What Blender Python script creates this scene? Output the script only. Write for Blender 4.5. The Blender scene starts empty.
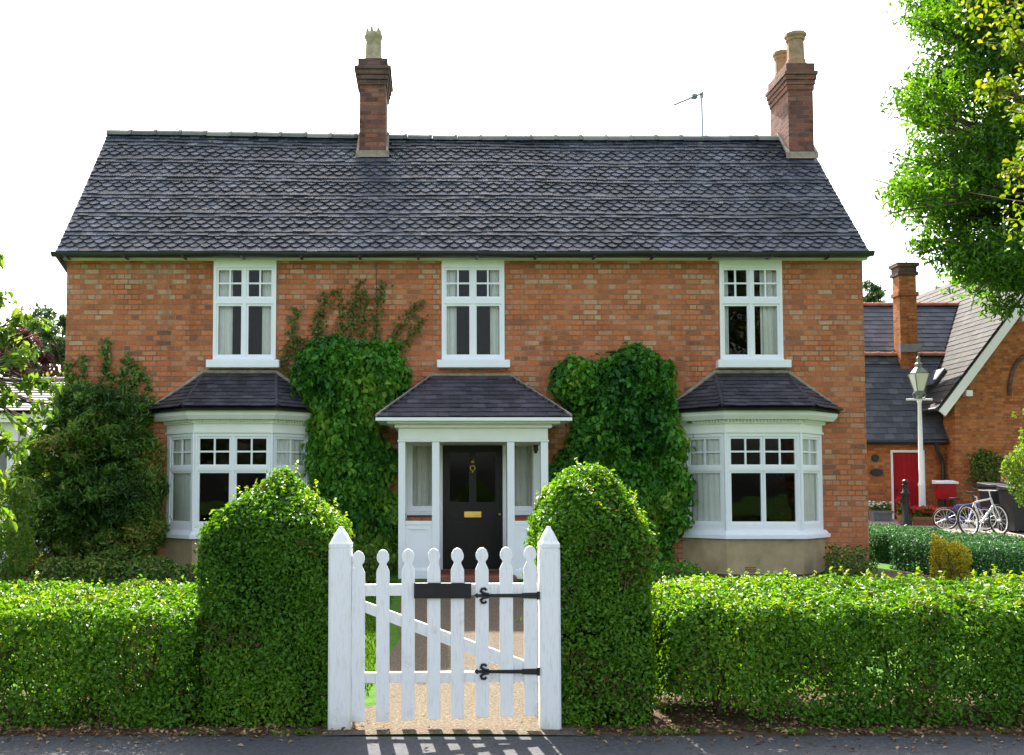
import bpy, math, random
import numpy as np
from mathutils import Vector
random.seed(7)
RNG = np.random.default_rng(11)
C = bpy.context.scene.collection
SC = bpy.context.scene
R = math.radians
# ------------------------------------------------------------------ camera model
F = 1000.0; PX = 430.0; TILT = R(3.0); HZ = 487.0; PY = HZ - F*math.tan(TILT); EYE = 1.55
def at(px, py, Y):
    xc = (px-PX)/F; yc = (PY-py)/F
    dy = math.cos(TILT) - yc*math.sin(TILT); dz = math.sin(TILT) + yc*math.cos(TILT)
    t = Y/dy
    return Vector((xc*t, Y, EYE + dz*t))
def ax(px, py, Y): return at(px, py, Y).x
def az(py, Y): return at(PX, py, Y).z
cam = bpy.data.cameras.new('camera'); camo = bpy.data.objects.new('camera', cam); C.objects.link(camo)
camo.location = (0, 0, EYE); camo.rotation_euler = (R(90)+TILT, 0, 0)
cam.sensor_width = 36; cam.lens = 36*F/1024; cam.shift_x = (512-PX)/1024; cam.shift_y = (PY-377.5)/1024
cam.clip_end = 2000; cam.clip_start = 0.05
SC.camera = camo
def smooth(t):
    t = np.clip(t, 0, 1); return t*t*(3-2*t)
def T(x, y):
    return 0.27*smooth((np.asarray(y, float)-7.2)/6.6) + 0.42*smooth((np.asarray(y, float)-18)/8.0)
# ------------------------------------------------------------------ object helpers
WO = {}
def tag(o, label=None, cat=None, group=None, kind=None):
    if label: o['label'] = label
    if cat: o['category'] = cat
    if group: o['group'] = group
    if kind: o['kind'] = kind
    return o
def empty(name, loc, label, cat, group=None):
    o = bpy.data.objects.new(name, None); C.objects.link(o); o.location = loc; o.empty_display_size = .2
    WO[o.name] = Vector(loc)
    return tag(o, label, cat, group)
def link(name, me, mat, parent=None, origin=None):
    o = bpy.data.objects.new(name, me); C.objects.link(o)
    if mat is not None:
        for m in (mat if isinstance(mat, (list, tuple)) else [mat]): me.materials.append(m)
    if parent is not None:
        o.parent = parent; WO[o.name] = WO[parent.name].copy()
    else:
        WO[o.name] = Vector(origin) if origin is not None else Vector((0, 0, 0)); o.location = WO[o.name]
    w = WO[o.name]
    if w.length > 0:
        n = len(me.vertices); a = np.empty(n*3, np.float32); me.vertices.foreach_get('co', a)
        a = a.reshape(-1, 3) - np.array(w, np.float32); me.vertices.foreach_set('co', a.ravel()); me.update()
    return o
class MB:
    def __init__(s): s.v = []; s.f = []; s.a = []; s.sm = []
    def add(s, vs, fs, rnd=None, smooth=False):
        b = len(s.v); s.v += [tuple(v) for v in vs]
        for f in fs:
            s.f.append([i+b for i in f]); s.a.append(0.5 if rnd is None else rnd); s.sm.append(smooth)
    def box(s, x0, x1, y0, y1, z0, z1, rnd=None):
        s.frame(Vector((0, 0, 0)), Vector((1, 0, 0)), Vector((0, 1, 0)), Vector((0, 0, 1)), x0, x1, y0, y1, z0, z1, rnd)
    def frame(s, O, U, V, W, u0, u1, v0, v1, w0, w1, rnd=None):
        P = [O+U*u+V*v+W*w for w in (w0, w1) for (u, v) in ((u0, v0), (u1, v0), (u1, v1), (u0, v1))]
        s.add(P, [(3, 2, 1, 0), (4, 5, 6, 7), (0, 1, 5, 4), (1, 2, 6, 5), (2, 3, 7, 6), (3, 0, 4, 7)], rnd)
    def prism(s, pts, off, rnd=None):
        pts = [Vector(p) for p in pts]; off = Vector(off); n = len(pts)
        s.add(pts+[p+off for p in pts], [tuple(range(n))[::-1], tuple(range(n, 2*n))]+[(i, (i+1) % n, (i+1) % n+n, i+n) for i in range(n)], rnd)
    def tube(s, pts, r, k=6, caps=True, rnd=None):
        pts = [Vector(p) for p in pts]; n = len(pts); rr = r if isinstance(r, (list, tuple)) else [r]*n
        vs = []; prev = None
        for i, p in enumerate(pts):
            d = (pts[min(i+1, n-1)]-pts[max(i-1, 0)]).normalized()
            if prev is None:
                a = Vector((0, 0, 1)) if abs(d.z) < .9 else Vector((1, 0, 0))
                prev = (a-d*a.dot(d)).normalized()
            prev = (prev-d*prev.dot(d)).normalized(); q = d.cross(prev)
            for j in range(k):
                t = 2*math.pi*j/k; vs.append(p+(prev*math.cos(t)+q*math.sin(t))*rr[i])
        fs = [(i*k+j, i*k+(j+1) % k, (i+1)*k+(j+1) % k, (i+1)*k+j) for i in range(n-1) for j in range(k)]
        s.add(vs, fs, rnd, True)
        if caps: s.add(vs[:k], [tuple(range(k))[::-1]], rnd); s.add(vs[-k:], [tuple(range(k))], rnd)
    def lathe(s, O, prof, k=16, rnd=None, smooth=True, square=0):
        O = Vector(O); vs = []; n = len(prof)
        for (r, z) in prof:
            for j in range(k):
                t = 2*math.pi*j/k + (math.pi/k if square else 0)
                rr = r/math.cos(math.pi/k) if square else r
                vs.append(O+Vector((rr*math.cos(t), rr*math.sin(t), z)))
        s.add(vs, [(i*k+j, i*k+(j+1) % k, (i+1)*k+(j+1) % k, (i+1)*k+j) for i in range(n-1) for j in range(k)], rnd, smooth and not square)
        s.add(vs[:k], [tuple(range(k))[::-1]], rnd); s.add(vs[-k:], [tuple(range(k))], rnd)
    def torus(s, O, A, B, R0, r, k=28, m=6):
        O = Vector(O); A = Vector(A).normalized(); B = Vector(B).normalized(); N = A.cross(B); vs = []
        for i in range(k):
            t = 2*math.pi*i/k; d = A*math.cos(t)+B*math.sin(t)
            for j in range(m):
                p = 2*math.pi*j/m; vs.append(O+d*(R0+r*math.cos(p))+N*(r*math.sin(p)))
        s.add(vs, [(i*m+j, ((i+1) % k)*m+j, ((i+1) % k)*m+(j+1) % m, i*m+(j+1) % m) for i in range(k) for j in range(m)], None, True)
    def holed(s, O, U, N, u0, u1, z0, z1, holes, depth):
        """panel with rectangular holes: front at O, back at O-N*depth"""
        O = Vector(O); U = Vector(U).normalized(); N = Vector(N).normalized(); W = Vector((0, 0, 1))
        us = sorted({u0, u1, *[h[0] for h in holes], *[h[1] for h in holes]}); zs = sorted({z0, z1, *[h[2] for h in holes], *[h[3] for h in holes]})
        inh = lambda u, z: any(h[0] < u < h[1] and h[2] < z < h[3] for h in holes) or not (u0 < u < u1 and z0 < z < z1)
        P = lambda u, z, d: O+U*u+W*z-N*d
        for i in range(len(us)-1):
            for j in range(len(zs)-1):
                a, b, c, e = us[i], us[i+1], zs[j], zs[j+1]; um = (a+b)/2; zm = (c+e)/2
                if inh(um, zm): continue
                s.add([P(a, c, 0), P(b, c, 0), P(b, e, 0), P(a, e, 0)], [(0, 1, 2, 3)])
                s.add([P(a, c, depth), P(b, c, depth), P(b, e, depth), P(a, e, depth)], [(3, 2, 1, 0)])
                for (du, dz, q) in ((-1e-4, 0, ((a, c), (a, e))), (1e-4, 0, ((b, e), (b, c))), (0, -1e-4, ((b, c), (a, c))), (0, 1e-4, ((a, e), (b, e)))):
                    uu = a+du if du < 0 else (b+du if du > 0 else um); zz = c+dz if dz < 0 else (e+dz if dz > 0 else zm)
                    if inh(uu, zz):
                        (p, r) = q
                        s.add([P(*p, 0), P(*r, 0), P(*r, depth), P(*p, depth)], [(0, 1, 2, 3)])
    def build(s, name, mat, parent=None, origin=None, bevel=0):
        me = bpy.data.meshes.new(name); me.from_pydata(s.v, [], s.f)
        at_ = me.attributes.new('rnd', 'FLOAT', 'FACE'); at_.data.foreach_set('value', s.a)
        me.polygons.foreach_set('use_smooth', s.sm); me.update()
        o = link(name, me, mat, parent, origin)
        if bevel:
            b = o.modifiers.new('bevel', 'BEVEL'); b.width = bevel; b.segments = 2; b.limit_method = 'ANGLE'; b.angle_limit = R(40)
        return o
# ------------------------------------------------------------------ materials
def mk(name):
    m = bpy.data.materials.new(name); m.use_nodes = True; nt = m.node_tree; nt.nodes.clear()
    out = nt.nodes.new('ShaderNodeOutputMaterial'); return m, nt, out
def N(nt, typ, **kw):
    n = nt.nodes.new(typ)
    for k, v in kw.items():
        if k.startswith('i_'):
            key = k[2:]; key = int(key) if key.isdigit() else key.replace('_', ' ')
            n.inputs[key].default_value = v
        else: setattr(n, k, v)
    return n
def ramp(nt, stops, interp='LINEAR'):
    n = nt.nodes.new('ShaderNodeValToRGB'); cr = n.color_ramp; cr.interpolation = interp
    while len(cr.elements) > 1: cr.elements.remove(cr.elements[-1])
    cr.elements[0].position = stops[0][0]; cr.elements[0].color = (*stops[0][1], 1)
    for p, c in stops[1:]:
        e = cr.elements.new(p); e.color = (*c, 1)
    return n
def principled(nt, out, rough=.6, spec=.4):
    p = N(nt, 'ShaderNodeBsdfPrincipled'); p.inputs['Roughness'].default_value = rough; p.inputs['Specular IOR Level'].default_value = spec
    nt.links.new(p.outputs[0], out.inputs[0]); return p
def surf(name, ca, cb, scale=6, rough=.6, spec=.4, bump=.0, bscale=60, metal=0, detail=6, dist=.01, stops=None):
    m, nt, out = mk(name); L = nt.links.new; p = principled(nt, out, rough, spec); p.inputs['Metallic'].default_value = metal
    tc = N(nt, 'ShaderNodeTexCoord'); nz = N(nt, 'ShaderNodeTexNoise', i_Scale=scale, i_Detail=detail, i_Roughness=.62)
    L(tc.outputs['Object'], nz.inputs['Vector'])
    r = ramp(nt, stops or [(.32, ca), (.68, cb)]); L(nz.outputs['Fac'], r.inputs[0]); L(r.outputs[0], p.inputs['Base Color'])
    if bump:
        n2 = N(nt, 'ShaderNodeTexNoise', i_Scale=bscale, i_Detail=4); L(tc.outputs['Object'], n2.inputs['Vector'])
        b = N(nt, 'ShaderNodeBump', i_Strength=bump, i_Distance=dist); L(n2.outputs['Fac'], b.inputs['Height']); L(b.outputs[0], p.inputs['Normal'])
    return m
def brick_mat(name, stops, mortar=(.36, .22, .14), bw=.225, rh=.079, patch=True, squash=.5, ms=.009):
    m, nt, out = mk(name); L = nt.links.new; p = principled(nt, out, .85, .2)
    g = N(nt, 'ShaderNodeNewGeometry'); sp = N(nt, 'ShaderNodeSeparateXYZ'); L(g.outputs['Position'], sp.inputs[0])
    ad = N(nt, 'ShaderNodeMath', operation='ADD'); L(sp.outputs[0], ad.inputs[0]); L(sp.outputs[1], ad.inputs[1])
    cb = N(nt, 'ShaderNodeCombineXYZ'); L(ad.outputs[0], cb.inputs[0]); L(sp.outputs[2], cb.inputs[1])
    wob = N(nt, 'ShaderNodeTexNoise', i_Scale=9, i_Detail=2); L(cb.outputs[0], wob.inputs['Vector'])
    ws = N(nt, 'ShaderNodeVectorMath', operation='MULTIPLY_ADD'); ws.inputs[1].default_value = (.010, .010, 0)
    L(wob.outputs['Color'], ws.inputs[0]); L(cb.outputs[0], ws.inputs[2])
    bt = N(nt, 'ShaderNodeTexBrick', offset=.5, offset_frequency=2, squash=squash, squash_frequency=2)
    for k, v in (('Color1', (0, 0, 0, 1)), ('Color2', (1, 1, 1, 1)), ('Mortar', (.5, .5, .5, 1)), ('Scale', 1), ('Mortar Size', ms), ('Mortar Smooth', .25), ('Bias', 0), ('Brick Width', bw), ('Row Height', rh)):
        bt.inputs[k].default_value = v
    L(ws.outputs[0], bt.inputs['Vector'])
    big = N(nt, 'ShaderNodeTexNoise', i_Scale=.9, i_Detail=5, i_Roughness=.6); L(g.outputs['Position'], big.inputs['Vector'])
    # brick tint + large patches decide which fired colour shows
    mm = N(nt, 'ShaderNodeMath', operation='MULTIPLY_ADD'); mm.inputs[1].default_value = .55 if patch else 0; 
    L(big.outputs['Fac'], mm.inputs[0]); 
    off = N(nt, 'ShaderNodeMath', operation='ADD'); off.inputs[1].default_value = -.275 if patch else 0
    L(bt.outputs['Color'], off.inputs[0]); L(off.outputs[0], mm.inputs[2])
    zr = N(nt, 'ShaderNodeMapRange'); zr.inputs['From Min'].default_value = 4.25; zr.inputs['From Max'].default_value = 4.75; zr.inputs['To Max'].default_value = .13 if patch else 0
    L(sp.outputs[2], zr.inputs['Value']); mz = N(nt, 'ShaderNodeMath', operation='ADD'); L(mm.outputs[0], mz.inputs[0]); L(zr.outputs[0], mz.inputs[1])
    r = ramp(nt, stops); L(mz.outputs[0], r.inputs[0])
    fine = N(nt, 'ShaderNodeTexNoise', i_Scale=38, i_Detail=5, i_Roughness=.7); L(g.outputs['Position'], fine.inputs['Vector'])
    fr = ramp(nt, [(.3, (.62, .6, .6)), (.55, (1, 1, 1)), (.75, (1.22, 1.2, 1.15))]); L(fine.outputs['Fac'], fr.inputs[0])
    mu = N(nt, 'ShaderNodeMix', data_type='RGBA', blend_type='MULTIPLY'); mu.inputs[0].default_value = .8; L(r.outputs[0], mu.inputs[6]); L(fr.outputs[0], mu.inputs[7])
    # lime bloom and soot patches
    n3 = N(nt, 'ShaderNodeTexNoise', i_Scale=3.2, i_Detail=7, i_Roughness=.7); L(g.outputs['Position'], n3.inputs['Vector'])
    r3 = ramp(nt, [(.56, (0, 0, 0)), (.74, (.5, .5, .5))]); L(n3.outputs['Fac'], r3.inputs[0])
    m3 = N(nt, 'ShaderNodeMix', data_type='RGBA'); L(r3.outputs[0], m3.inputs[0]); L(mu.outputs[2], m3.inputs[6]); m3.inputs[7].default_value = (.36, .22, .15, 1)
    # damp and soot runs down the wall
    mp = N(nt, 'ShaderNodeMapping'); mp.inputs['Scale'].default_value = (1.6, 1.6, .28); L(g.outputs['Position'], mp.inputs[0])
    n4 = N(nt, 'ShaderNodeTexNoise', i_Scale=1.3, i_Detail=7, i_Roughness=.68); L(mp.outputs[0], n4.inputs['Vector'])
    r4 = ramp(nt, [(.28, (.52, .47, .45)), (.46, (1, 1, 1)), (.6, (1, 1, 1)), (.76, (1.12, 1.1, 1.06))]); L(n4.outputs['Fac'], r4.inputs[0])
    m4 = N(nt, 'ShaderNodeMix', data_type='RGBA', blend_type='MULTIPLY'); m4.inputs[0].default_value = 1; L(m3.outputs[2], m4.inputs[6]); L(r4.outputs[0], m4.inputs[7])
    mx = N(nt, 'ShaderNodeMix', data_type='RGBA'); L(bt.outputs['Fac'], mx.inputs[0]); L(m4.outputs[2], mx.inputs[6])
    mc = N(nt, 'ShaderNodeTexNoise', i_Scale=2.1, i_Detail=4); L(g.outputs['Position'], mc.inputs['Vector'])
    mr = ramp(nt, [(.35, tuple(c*.5 for c in mortar)), (.65, mortar)]); L(mc.outputs['Fac'], mr.inputs[0]); L(mr.outputs[0], mx.inputs[7])
    L(mx.outputs[2], p.inputs['Base Color'])
    inv = N(nt, 'ShaderNodeMath', operation='SUBTRACT'); inv.inputs[0].default_value = 1; L(bt.outputs['Fac'], inv.inputs[1])
    hh = N(nt, 'ShaderNodeMath', operation='MULTIPLY_ADD'); hh.inputs[1].default_value = .35; L(fine.outputs['Fac'], hh.inputs[0]); L(inv.outputs[0], hh.inputs[2])
    b = N(nt, 'ShaderNodeBump', i_Strength=.8, i_Distance=.012); L(hh.outputs[0], b.inputs['Height']); L(b.outputs[0], p.inputs['Normal'])
    return m
def tint_mat(name, stops, rough=.7, spec=.3, nscale=14, lichen=None, bump=.3, bscale=70, streak=0):
    """colour from the per-piece attribute 'rnd', broken up by noise, with lichen patches"""
    m, nt, out = mk(name); L = nt.links.new; p = principled(nt, out, rough, spec)
    a = N(nt, 'ShaderNodeAttribute', attribute_name='rnd'); tc = N(nt, 'ShaderNodeTexCoord')
    nz = N(nt, 'ShaderNodeTexNoise', i_Scale=nscale, i_Detail=6, i_Roughness=.7); L(tc.outputs['Object'], nz.inputs['Vector'])
    big = N(nt, 'ShaderNodeTexNoise', i_Scale=.8, i_Detail=4); L(tc.outputs['Object'], big.inputs['Vector'])
    s = N(nt, 'ShaderNodeMath', operation='MULTIPLY_ADD'); s.inputs[1].default_value = .5; L(nz.outputs['Fac'], s.inputs[0])
    s0 = N(nt, 'ShaderNodeMath', operation='MULTIPLY_ADD'); s0.inputs[1].default_value = .6; L(a.outputs['Fac'], s0.inputs[0])
    s1 = N(nt, 'ShaderNodeMath', operation='MULTIPLY_ADD'); s1.inputs[1].default_value = .5; s1.inputs[2].default_value = -.5; L(big.outputs['Fac'], s1.inputs[0])
    L(s1.outputs[0], s0.inputs[2]); L(s0.outputs[0], s.inputs[2])
    r = ramp(nt, stops); L(s.outputs[0], r.inputs[0]); col = r.outputs[0]
    if lichen:
        n3 = N(nt, 'ShaderNodeTexNoise', i_Scale=lichen[2], i_Detail=8, i_Roughness=.75); L(tc.outputs['Object'], n3.inputs['Vector'])
        r3 = ramp(nt, [(lichen[1], (0, 0, 0)), (lichen[1]+.13, (.75, .75, .75))]); L(n3.outputs['Fac'], r3.inputs[0])
        mx = N(nt, 'ShaderNodeMix', data_type='RGBA'); L(r3.outputs[0], mx.inputs[0]); L(col, mx.inputs[6]); mx.inputs[7].default_value = (*lichen[0], 1); col = mx.outputs[2]
    if streak:
        mp = N(nt, 'ShaderNodeMapping'); mp.inputs['Scale'].default_value = (1.1, .35, .35); L(tc.outputs['Object'], mp.inputs[0])
        n4 = N(nt, 'ShaderNodeTexNoise', i_Scale=.9, i_Detail=6, i_Roughness=.62); L(mp.outputs[0], n4.inputs['Vector'])
        r4 = ramp(nt, [(.30, (.50, .47, .44)), (.48, (1, 1, 1)), (.60, (1.25, 1.25, 1.25)), (.74, (1.75, 1.72, 1.65))]); L(n4.outputs['Fac'], r4.inputs[0])
        m4 = N(nt, 'ShaderNodeMix', data_type='RGBA', blend_type='MULTIPLY'); m4.inputs[0].default_value = streak; L(col, m4.inputs[6]); L(r4.outputs[0], m4.inputs[7]); col = m4.outputs[2]
    L(col, p.inputs['Base Color'])
    if bump:
        n2 = N(nt, 'ShaderNodeTexNoise', i_Scale=bscale, i_Detail=4); L(tc.outputs['Object'], n2.inputs['Vector'])
        b = N(nt, 'ShaderNodeBump', i_Strength=bump, i_Distance=.006); L(n2.outputs['Fac'], b.inputs['Height']); L(b.outputs[0], p.inputs['Normal'])
    return m
def leaf_mat(name, stops, trans=.35, gloss=.35, rough=.45):
    m, nt, out = mk(name); L = nt.links.new
    a = N(nt, 'ShaderNodeAttribute', attribute_name='rnd'); r = ramp(nt, stops); L(a.outputs['Fac'], r.inputs[0])
    p = N(nt, 'ShaderNodeBsdfPrincipled', i_Roughness=rough); p.inputs['Specular IOR Level'].default_value = gloss; L(r.outputs[0], p.inputs['Base Color'])
    t = N(nt, 'ShaderNodeBsdfTranslucent'); hs = N(nt, 'ShaderNodeHueSaturation', i_Saturation=1.1, i_Value=1.7, i_Hue=.485); L(r.outputs[0], hs.inputs['Color']); L(hs.outputs[0], t.inputs['Color'])
    mx = N(nt, 'ShaderNodeMixShader'); mx.inputs[0].default_value = trans; L(p.outputs[0], mx.inputs[1]); L(t.outputs[0], mx.inputs[2]); L(mx.outputs[0], out.inputs[0])
    return m
def glass_mat(name, tint=(.93, .95, .95), ior=1.36):
    m, nt, out = mk(name); L = nt.links.new
    t = N(nt, 'ShaderNodeBsdfTransparent'); t.inputs[0].default_value = (*tint, 1)
    g = N(nt, 'ShaderNodeBsdfGlossy', i_Roughness=.0)
    fr = N(nt, 'ShaderNodeFresnel', i_IOR=ior)
    tc = N(nt, 'ShaderNodeTexCoord'); nz = N(nt, 'ShaderNodeTexNoise', i_Scale=2.2, i_Detail=1); L(tc.outputs['Object'], nz.inputs['Vector'])
    b = N(nt, 'ShaderNodeBump', i_Strength=.12, i_Distance=.02); L(nz.outputs['Fac'], b.inputs['Height']); L(b.outputs[0], g.inputs['Normal'])
    mx = N(nt, 'ShaderNodeMixShader'); L(fr.outputs[0], mx.inputs[0]); L(t.outputs[0], mx.inputs[1]); L(g.outputs[0], mx.inputs[2]); L(mx.outputs[0], out.inputs[0])
    return m
M = {}
M['brick'] = brick_mat('brick', [(0, (.25, .10, .065)), (.07, (.37, .13, .06)), (.2, (.46, .138, .054)), (.5, (.57, .172, .066)), (.76, (.58, .20, .085)), (.9, (.53, .23, .125)), (.97, (.53, .26, .14)), (1.0, (.55, .32, .19))])
M['brick_chimney'] = brick_mat('brick_chimney', [(0, (.12, .06, .05)), (.4, (.22, .085, .06)), (.7, (.27, .10, .065)), (1, (.33, .14, .09))], mortar=(.2, .15, .12), patch=False, squash=1)
M['brick_soot'] = brick_mat('brick_soot', [(0, (.08, .05, .045)), (.6, (.15, .08, .065)), (1, (.22, .11, .085))], mortar=(.12, .11, .10), patch=False, squash=1)
M['brick_far'] = brick_mat('brick_far', [(0, (.3, .09, .03)), (.5, (.48, .15, .04)), (1, (.56, .21, .07))], mortar=(.34, .2, .12), patch=False)
M['tile'] = tint_mat('clay_tile', [(.1, (.022, .026, .036)), (.4, (.048, .054, .072)), (.62, (.085, .094, .118)), (.82, (.155, .165, .185)), (1.0, (.27, .275, .28))], .62, .4, 16, ((.24, .24, .19), .57, 5.5), .4, 60, streak=.65)
M['tile_bay'] = tint_mat('dark_tile', [(.1, (.030, .027, .036)), (.5, (.062, .056, .072)), (.9, (.12, .11, .12))], .6, .4, 14, ((.17, .15, .11), .60, 6), streak=.7)
M['slate'] = tint_mat('slate', [(.1, (.045, .05, .065)), (.5, (.085, .095, .12)), (.9, (.15, .16, .18))], .6, .4, 10, ((.2, .2, .15), .64, 2))
M['slate_pale'] = tint_mat('lichen_slate', [(.1, (.016, .014, .015)), (.5, (.033, .030, .029)), (.9, (.065, .058, .055))], .8, .15, 10, ((.10, .09, .06), .6, 2))
M['under'] = surf('roof_felt', (.03, .03, .035), (.05, .05, .055), 5, .9)
M['mortar'] = surf('hip_mortar', (.22, .18, .14), (.38, .32, .25), 12, .9, .2, .4, 40)
M['ridge'] = surf('ridge_tile', (.10, .105, .10), (.27, .27, .23), 7, .8, .3, .4, 50)
M['pot_tan'] = surf('tan_clay_pot', (.26, .16, .09), (.42, .28, .17), 9, .85, .2, .3, 40)
M['ridge_red'] = surf('red_ridge_tile', (.24, .08, .05), (.36, .14, .08), 7, .8, .3, .3, 50)
M['white'] = surf('white_gloss_paint', (.82, .83, .85), (.86, .87, .88), 5, .38, .45, .08, 30)
M['cream'] = surf('off_white_paint', (.80, .80, .73), (.86, .86, .80), 4, .5, .4, .1, 25)
def painted_wood():
    m, nt, out = mk('weathered_white_paint'); L = nt.links.new; p = principled(nt, out, .5, .4)
    tc = N(nt, 'ShaderNodeTexCoord'); g = N(nt, 'ShaderNodeNewGeometry'); mp = N(nt, 'ShaderNodeMapping'); mp.inputs['Scale'].default_value = (1, 1, .12); L(g.outputs['Position'], mp.inputs[0])
    gr = N(nt, 'ShaderNodeTexNoise', i_Scale=70, i_Detail=5, i_Roughness=.7); L(mp.outputs[0], gr.inputs['Vector'])
    st = N(nt, 'ShaderNodeTexNoise', i_Scale=5, i_Detail=8, i_Roughness=.72); L(g.outputs['Position'], st.inputs['Vector'])
    r = ramp(nt, [(.25, (.46, .46, .36)), (.33, (.70, .70, .65)), (.42, (.80, .80, .78)), (.8, (.84, .84, .82))]); L(st.outputs['Fac'], r.inputs[0])
    rg = ramp(nt, [(.34, (.80, .79, .74)), (.5, (1, 1, 1))]); L(gr.outputs['Fac'], rg.inputs[0])
    m1 = N(nt, 'ShaderNodeMix', data_type='RGBA', blend_type='MULTIPLY'); m1.inputs[0].default_value = .7; L(r.outputs[0], m1.inputs[6]); L(rg.outputs[0], m1.inputs[7])
    # splashed mud and algae on the lowest hand's breadth, with a ragged edge
    sp = N(nt, 'ShaderNodeSeparateXYZ'); L(g.outputs['Position'], sp.inputs[0]); a = N(nt, 'ShaderNodeMath', operation='MULTIPLY_ADD'); a.inputs[1].default_value = .45; L(st.outputs['Fac'], a.inputs[0]); L(sp.outputs[2], a.inputs[2])
    ra = ramp(nt, [(.20, (.5, .5, .5)), (.33, (0, 0, 0))]); L(a.outputs[0], ra.inputs[0])
    m2 = N(nt, 'ShaderNodeMix', data_type='RGBA'); L(ra.outputs[0], m2.inputs[0]); L(m1.outputs[2], m2.inputs[6]); m2.inputs[7].default_value = (.33, .32, .22, 1); L(m2.outputs[2], p.inputs['Base Color'])
    b = N(nt, 'ShaderNodeBump', i_Strength=.35, i_Distance=.004); L(gr.outputs['Fac'], b.inputs['Height']); L(b.outputs[0], p.inputs['Normal']); return m
M['gate_white'] = painted_wood()
M['render'] = surf('buff_render', None, None, 2.6, .9, .2, .5, 60, detail=9, stops=[(.28, (.22, .17, .10)), (.42, (.36, .28, .155)), (.6, (.46, .36, .21)), (.75, (.52, .43, .28))])
M['glass'] = glass_mat('window_glass')
M['curtain'] = surf('curtain_cloth', (.80, .80, .75), (.88, .87, .83), 8, .9, .1)
M['curtain_back'] = surf('curtain_lining', (.66, .65, .58), (.76, .75, .68), 8, .9, .1)
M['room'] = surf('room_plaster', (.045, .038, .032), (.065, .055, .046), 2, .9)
M['gutter'] = surf('black_gutter', (.012, .012, .015), (.025, .025, .03), 8, .4, .5)
M['iron'] = surf('black_iron', (.003, .003, .0035), (.008, .008, .008), 20, .45, .5, .3, 60, dist=.003)
M['plate'] = surf('dark_wood_plate', (.004, .003, .003), (.010, .008, .007), 14, .5, .4, .3, 50, dist=.003)
M['brass'] = surf('brass', (.55, .36, .08), (.72, .50, .14), 12, .28, .5, metal=1)
M['door_black'] = surf('black_door_paint', (.005, .005, .0045), (.009, .0085, .0075), 6, .35, .25)
M['step'] = surf('red_step_tile', (.17, .06, .035), (.27, .10, .06), 9, .7, .3, .2, 30)
M['pot'] = surf('buff_clay_pot', (.27, .22, .14), (.50, .42, .28), 9, .85, .2, .3, 40)
M['alu'] = surf('dull_aluminium', (.30, .30, .30), (.45, .45, .45), 8, .4, .5, metal=.6)
M['bark'] = surf('bark', (.05, .035, .022), (.15, .11, .075), 18, .9, .2, .6, 40)
M['twig'] = surf('hedge_twig', (.07, .05, .03), (.17, .12, .07), 20, .9, .2, .4, 60)
M['red'] = surf('red_paint', (.30, .002, .006), (.38, .004, .010), 4, .5, .2)
M['redbox'] = surf('red_enamel', (.34, .003, .006), (.42, .006, .010), 4, .45, .25)
M['lamp_white'] = surf('white_post_paint', (.74, .75, .78), (.82, .83, .85), 4, .4, .5)
M['lamp_green'] = surf('grey_green_metal', (.10, .12, .11), (.20, .23, .21), 10, .5, .5)
M['lantern_glass'] = surf('milky_glass', (.62, .64, .60), (.72, .74, .70), 3, .25, .5)
M['rubber'] = surf('tyre_rubber', (.012, .012, .012), (.022, .022, .022), 8, .7)
M['bin'] = surf('black_plastic', (.012, .012, .014), (.022, .022, .026), 6, .45)
M['blue'] = surf('blue_bike_paint', (.02, .05, .30), (.03, .07, .38), 4, .3, .5)
M['silver'] = surf('silver_paint', (.60, .61, .63), (.72, .73, .75), 6, .3, .5, metal=.2)
M['zinc'] = surf('zinc_trough', (.13, .15, .17), (.22, .24, .27), 6, .5, .5)
M['terracotta'] = surf('terracotta', (.20, .085, .045), (.30, .13, .07), 8, .8)
M['lead'] = surf('lead_flashing', (.16, .17, .19), (.26, .27, .29), 6, .6)
M['wood_dark'] = surf('dark_stained_wood', (.03, .018, .012), (.07, .04, .025), 14, .7)
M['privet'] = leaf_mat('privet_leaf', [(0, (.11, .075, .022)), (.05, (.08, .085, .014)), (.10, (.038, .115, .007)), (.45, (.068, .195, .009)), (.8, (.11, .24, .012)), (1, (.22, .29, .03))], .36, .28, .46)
M['privet_new'] = leaf_mat('young_privet_leaf', [(0, (.09, .17, .02)), (1, (.20, .26, .045))], .4, .5, .4)
M['creeper'] = leaf_mat('creeper_leaf', [(0, (.020, .09, .014)), (.35, (.050, .19, .020)), (.7, (.10, .28, .026)), (1, (.22, .36, .045))], .3, .3, .45)
M['vine'] = leaf_mat('thin_vine_leaf', [(0, (.07, .12, .02)), (.6, (.14, .18, .035)), (1, (.22, .15, .05))], .3, .3, .5)
M['shrub'] = leaf_mat('shrub_leaf', [(0, (.03, .08, .014)), (.45, (.085, .18, .026)), (.8, (.17, .26, .04)), (1, (.32, .26, .07))], .25, .35, .5)
M['ash'] = leaf_mat('ash_leaf', [(0, (.03, .10, .010)), (.5, (.054, .155, .013)), (1, (.09, .20, .02))], .45, .4, .45)
M['lime'] = leaf_mat('lime_leaf', [(0, (.05, .11, .012)), (.6, (.09, .15, .014)), (1, (.17, .18, .02))], .45, .4, .45)
M['bough'] = leaf_mat('pale_leaf', [(0, (.05, .115, .015)), (.6, (.085, .17, .02)), (1, (.15, .21, .035))], .45, .4, .45)
M['copper'] = leaf_mat('copper_leaf', [(0, (.05, .02, .02)), (1, (.11, .045, .04))], .3, .4, .5)
M['dark_tree'] = leaf_mat('distant_leaf', [(0, (.03, .065, .022)), (1, (.06, .11, .035))], .3, .3, .5)
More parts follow.
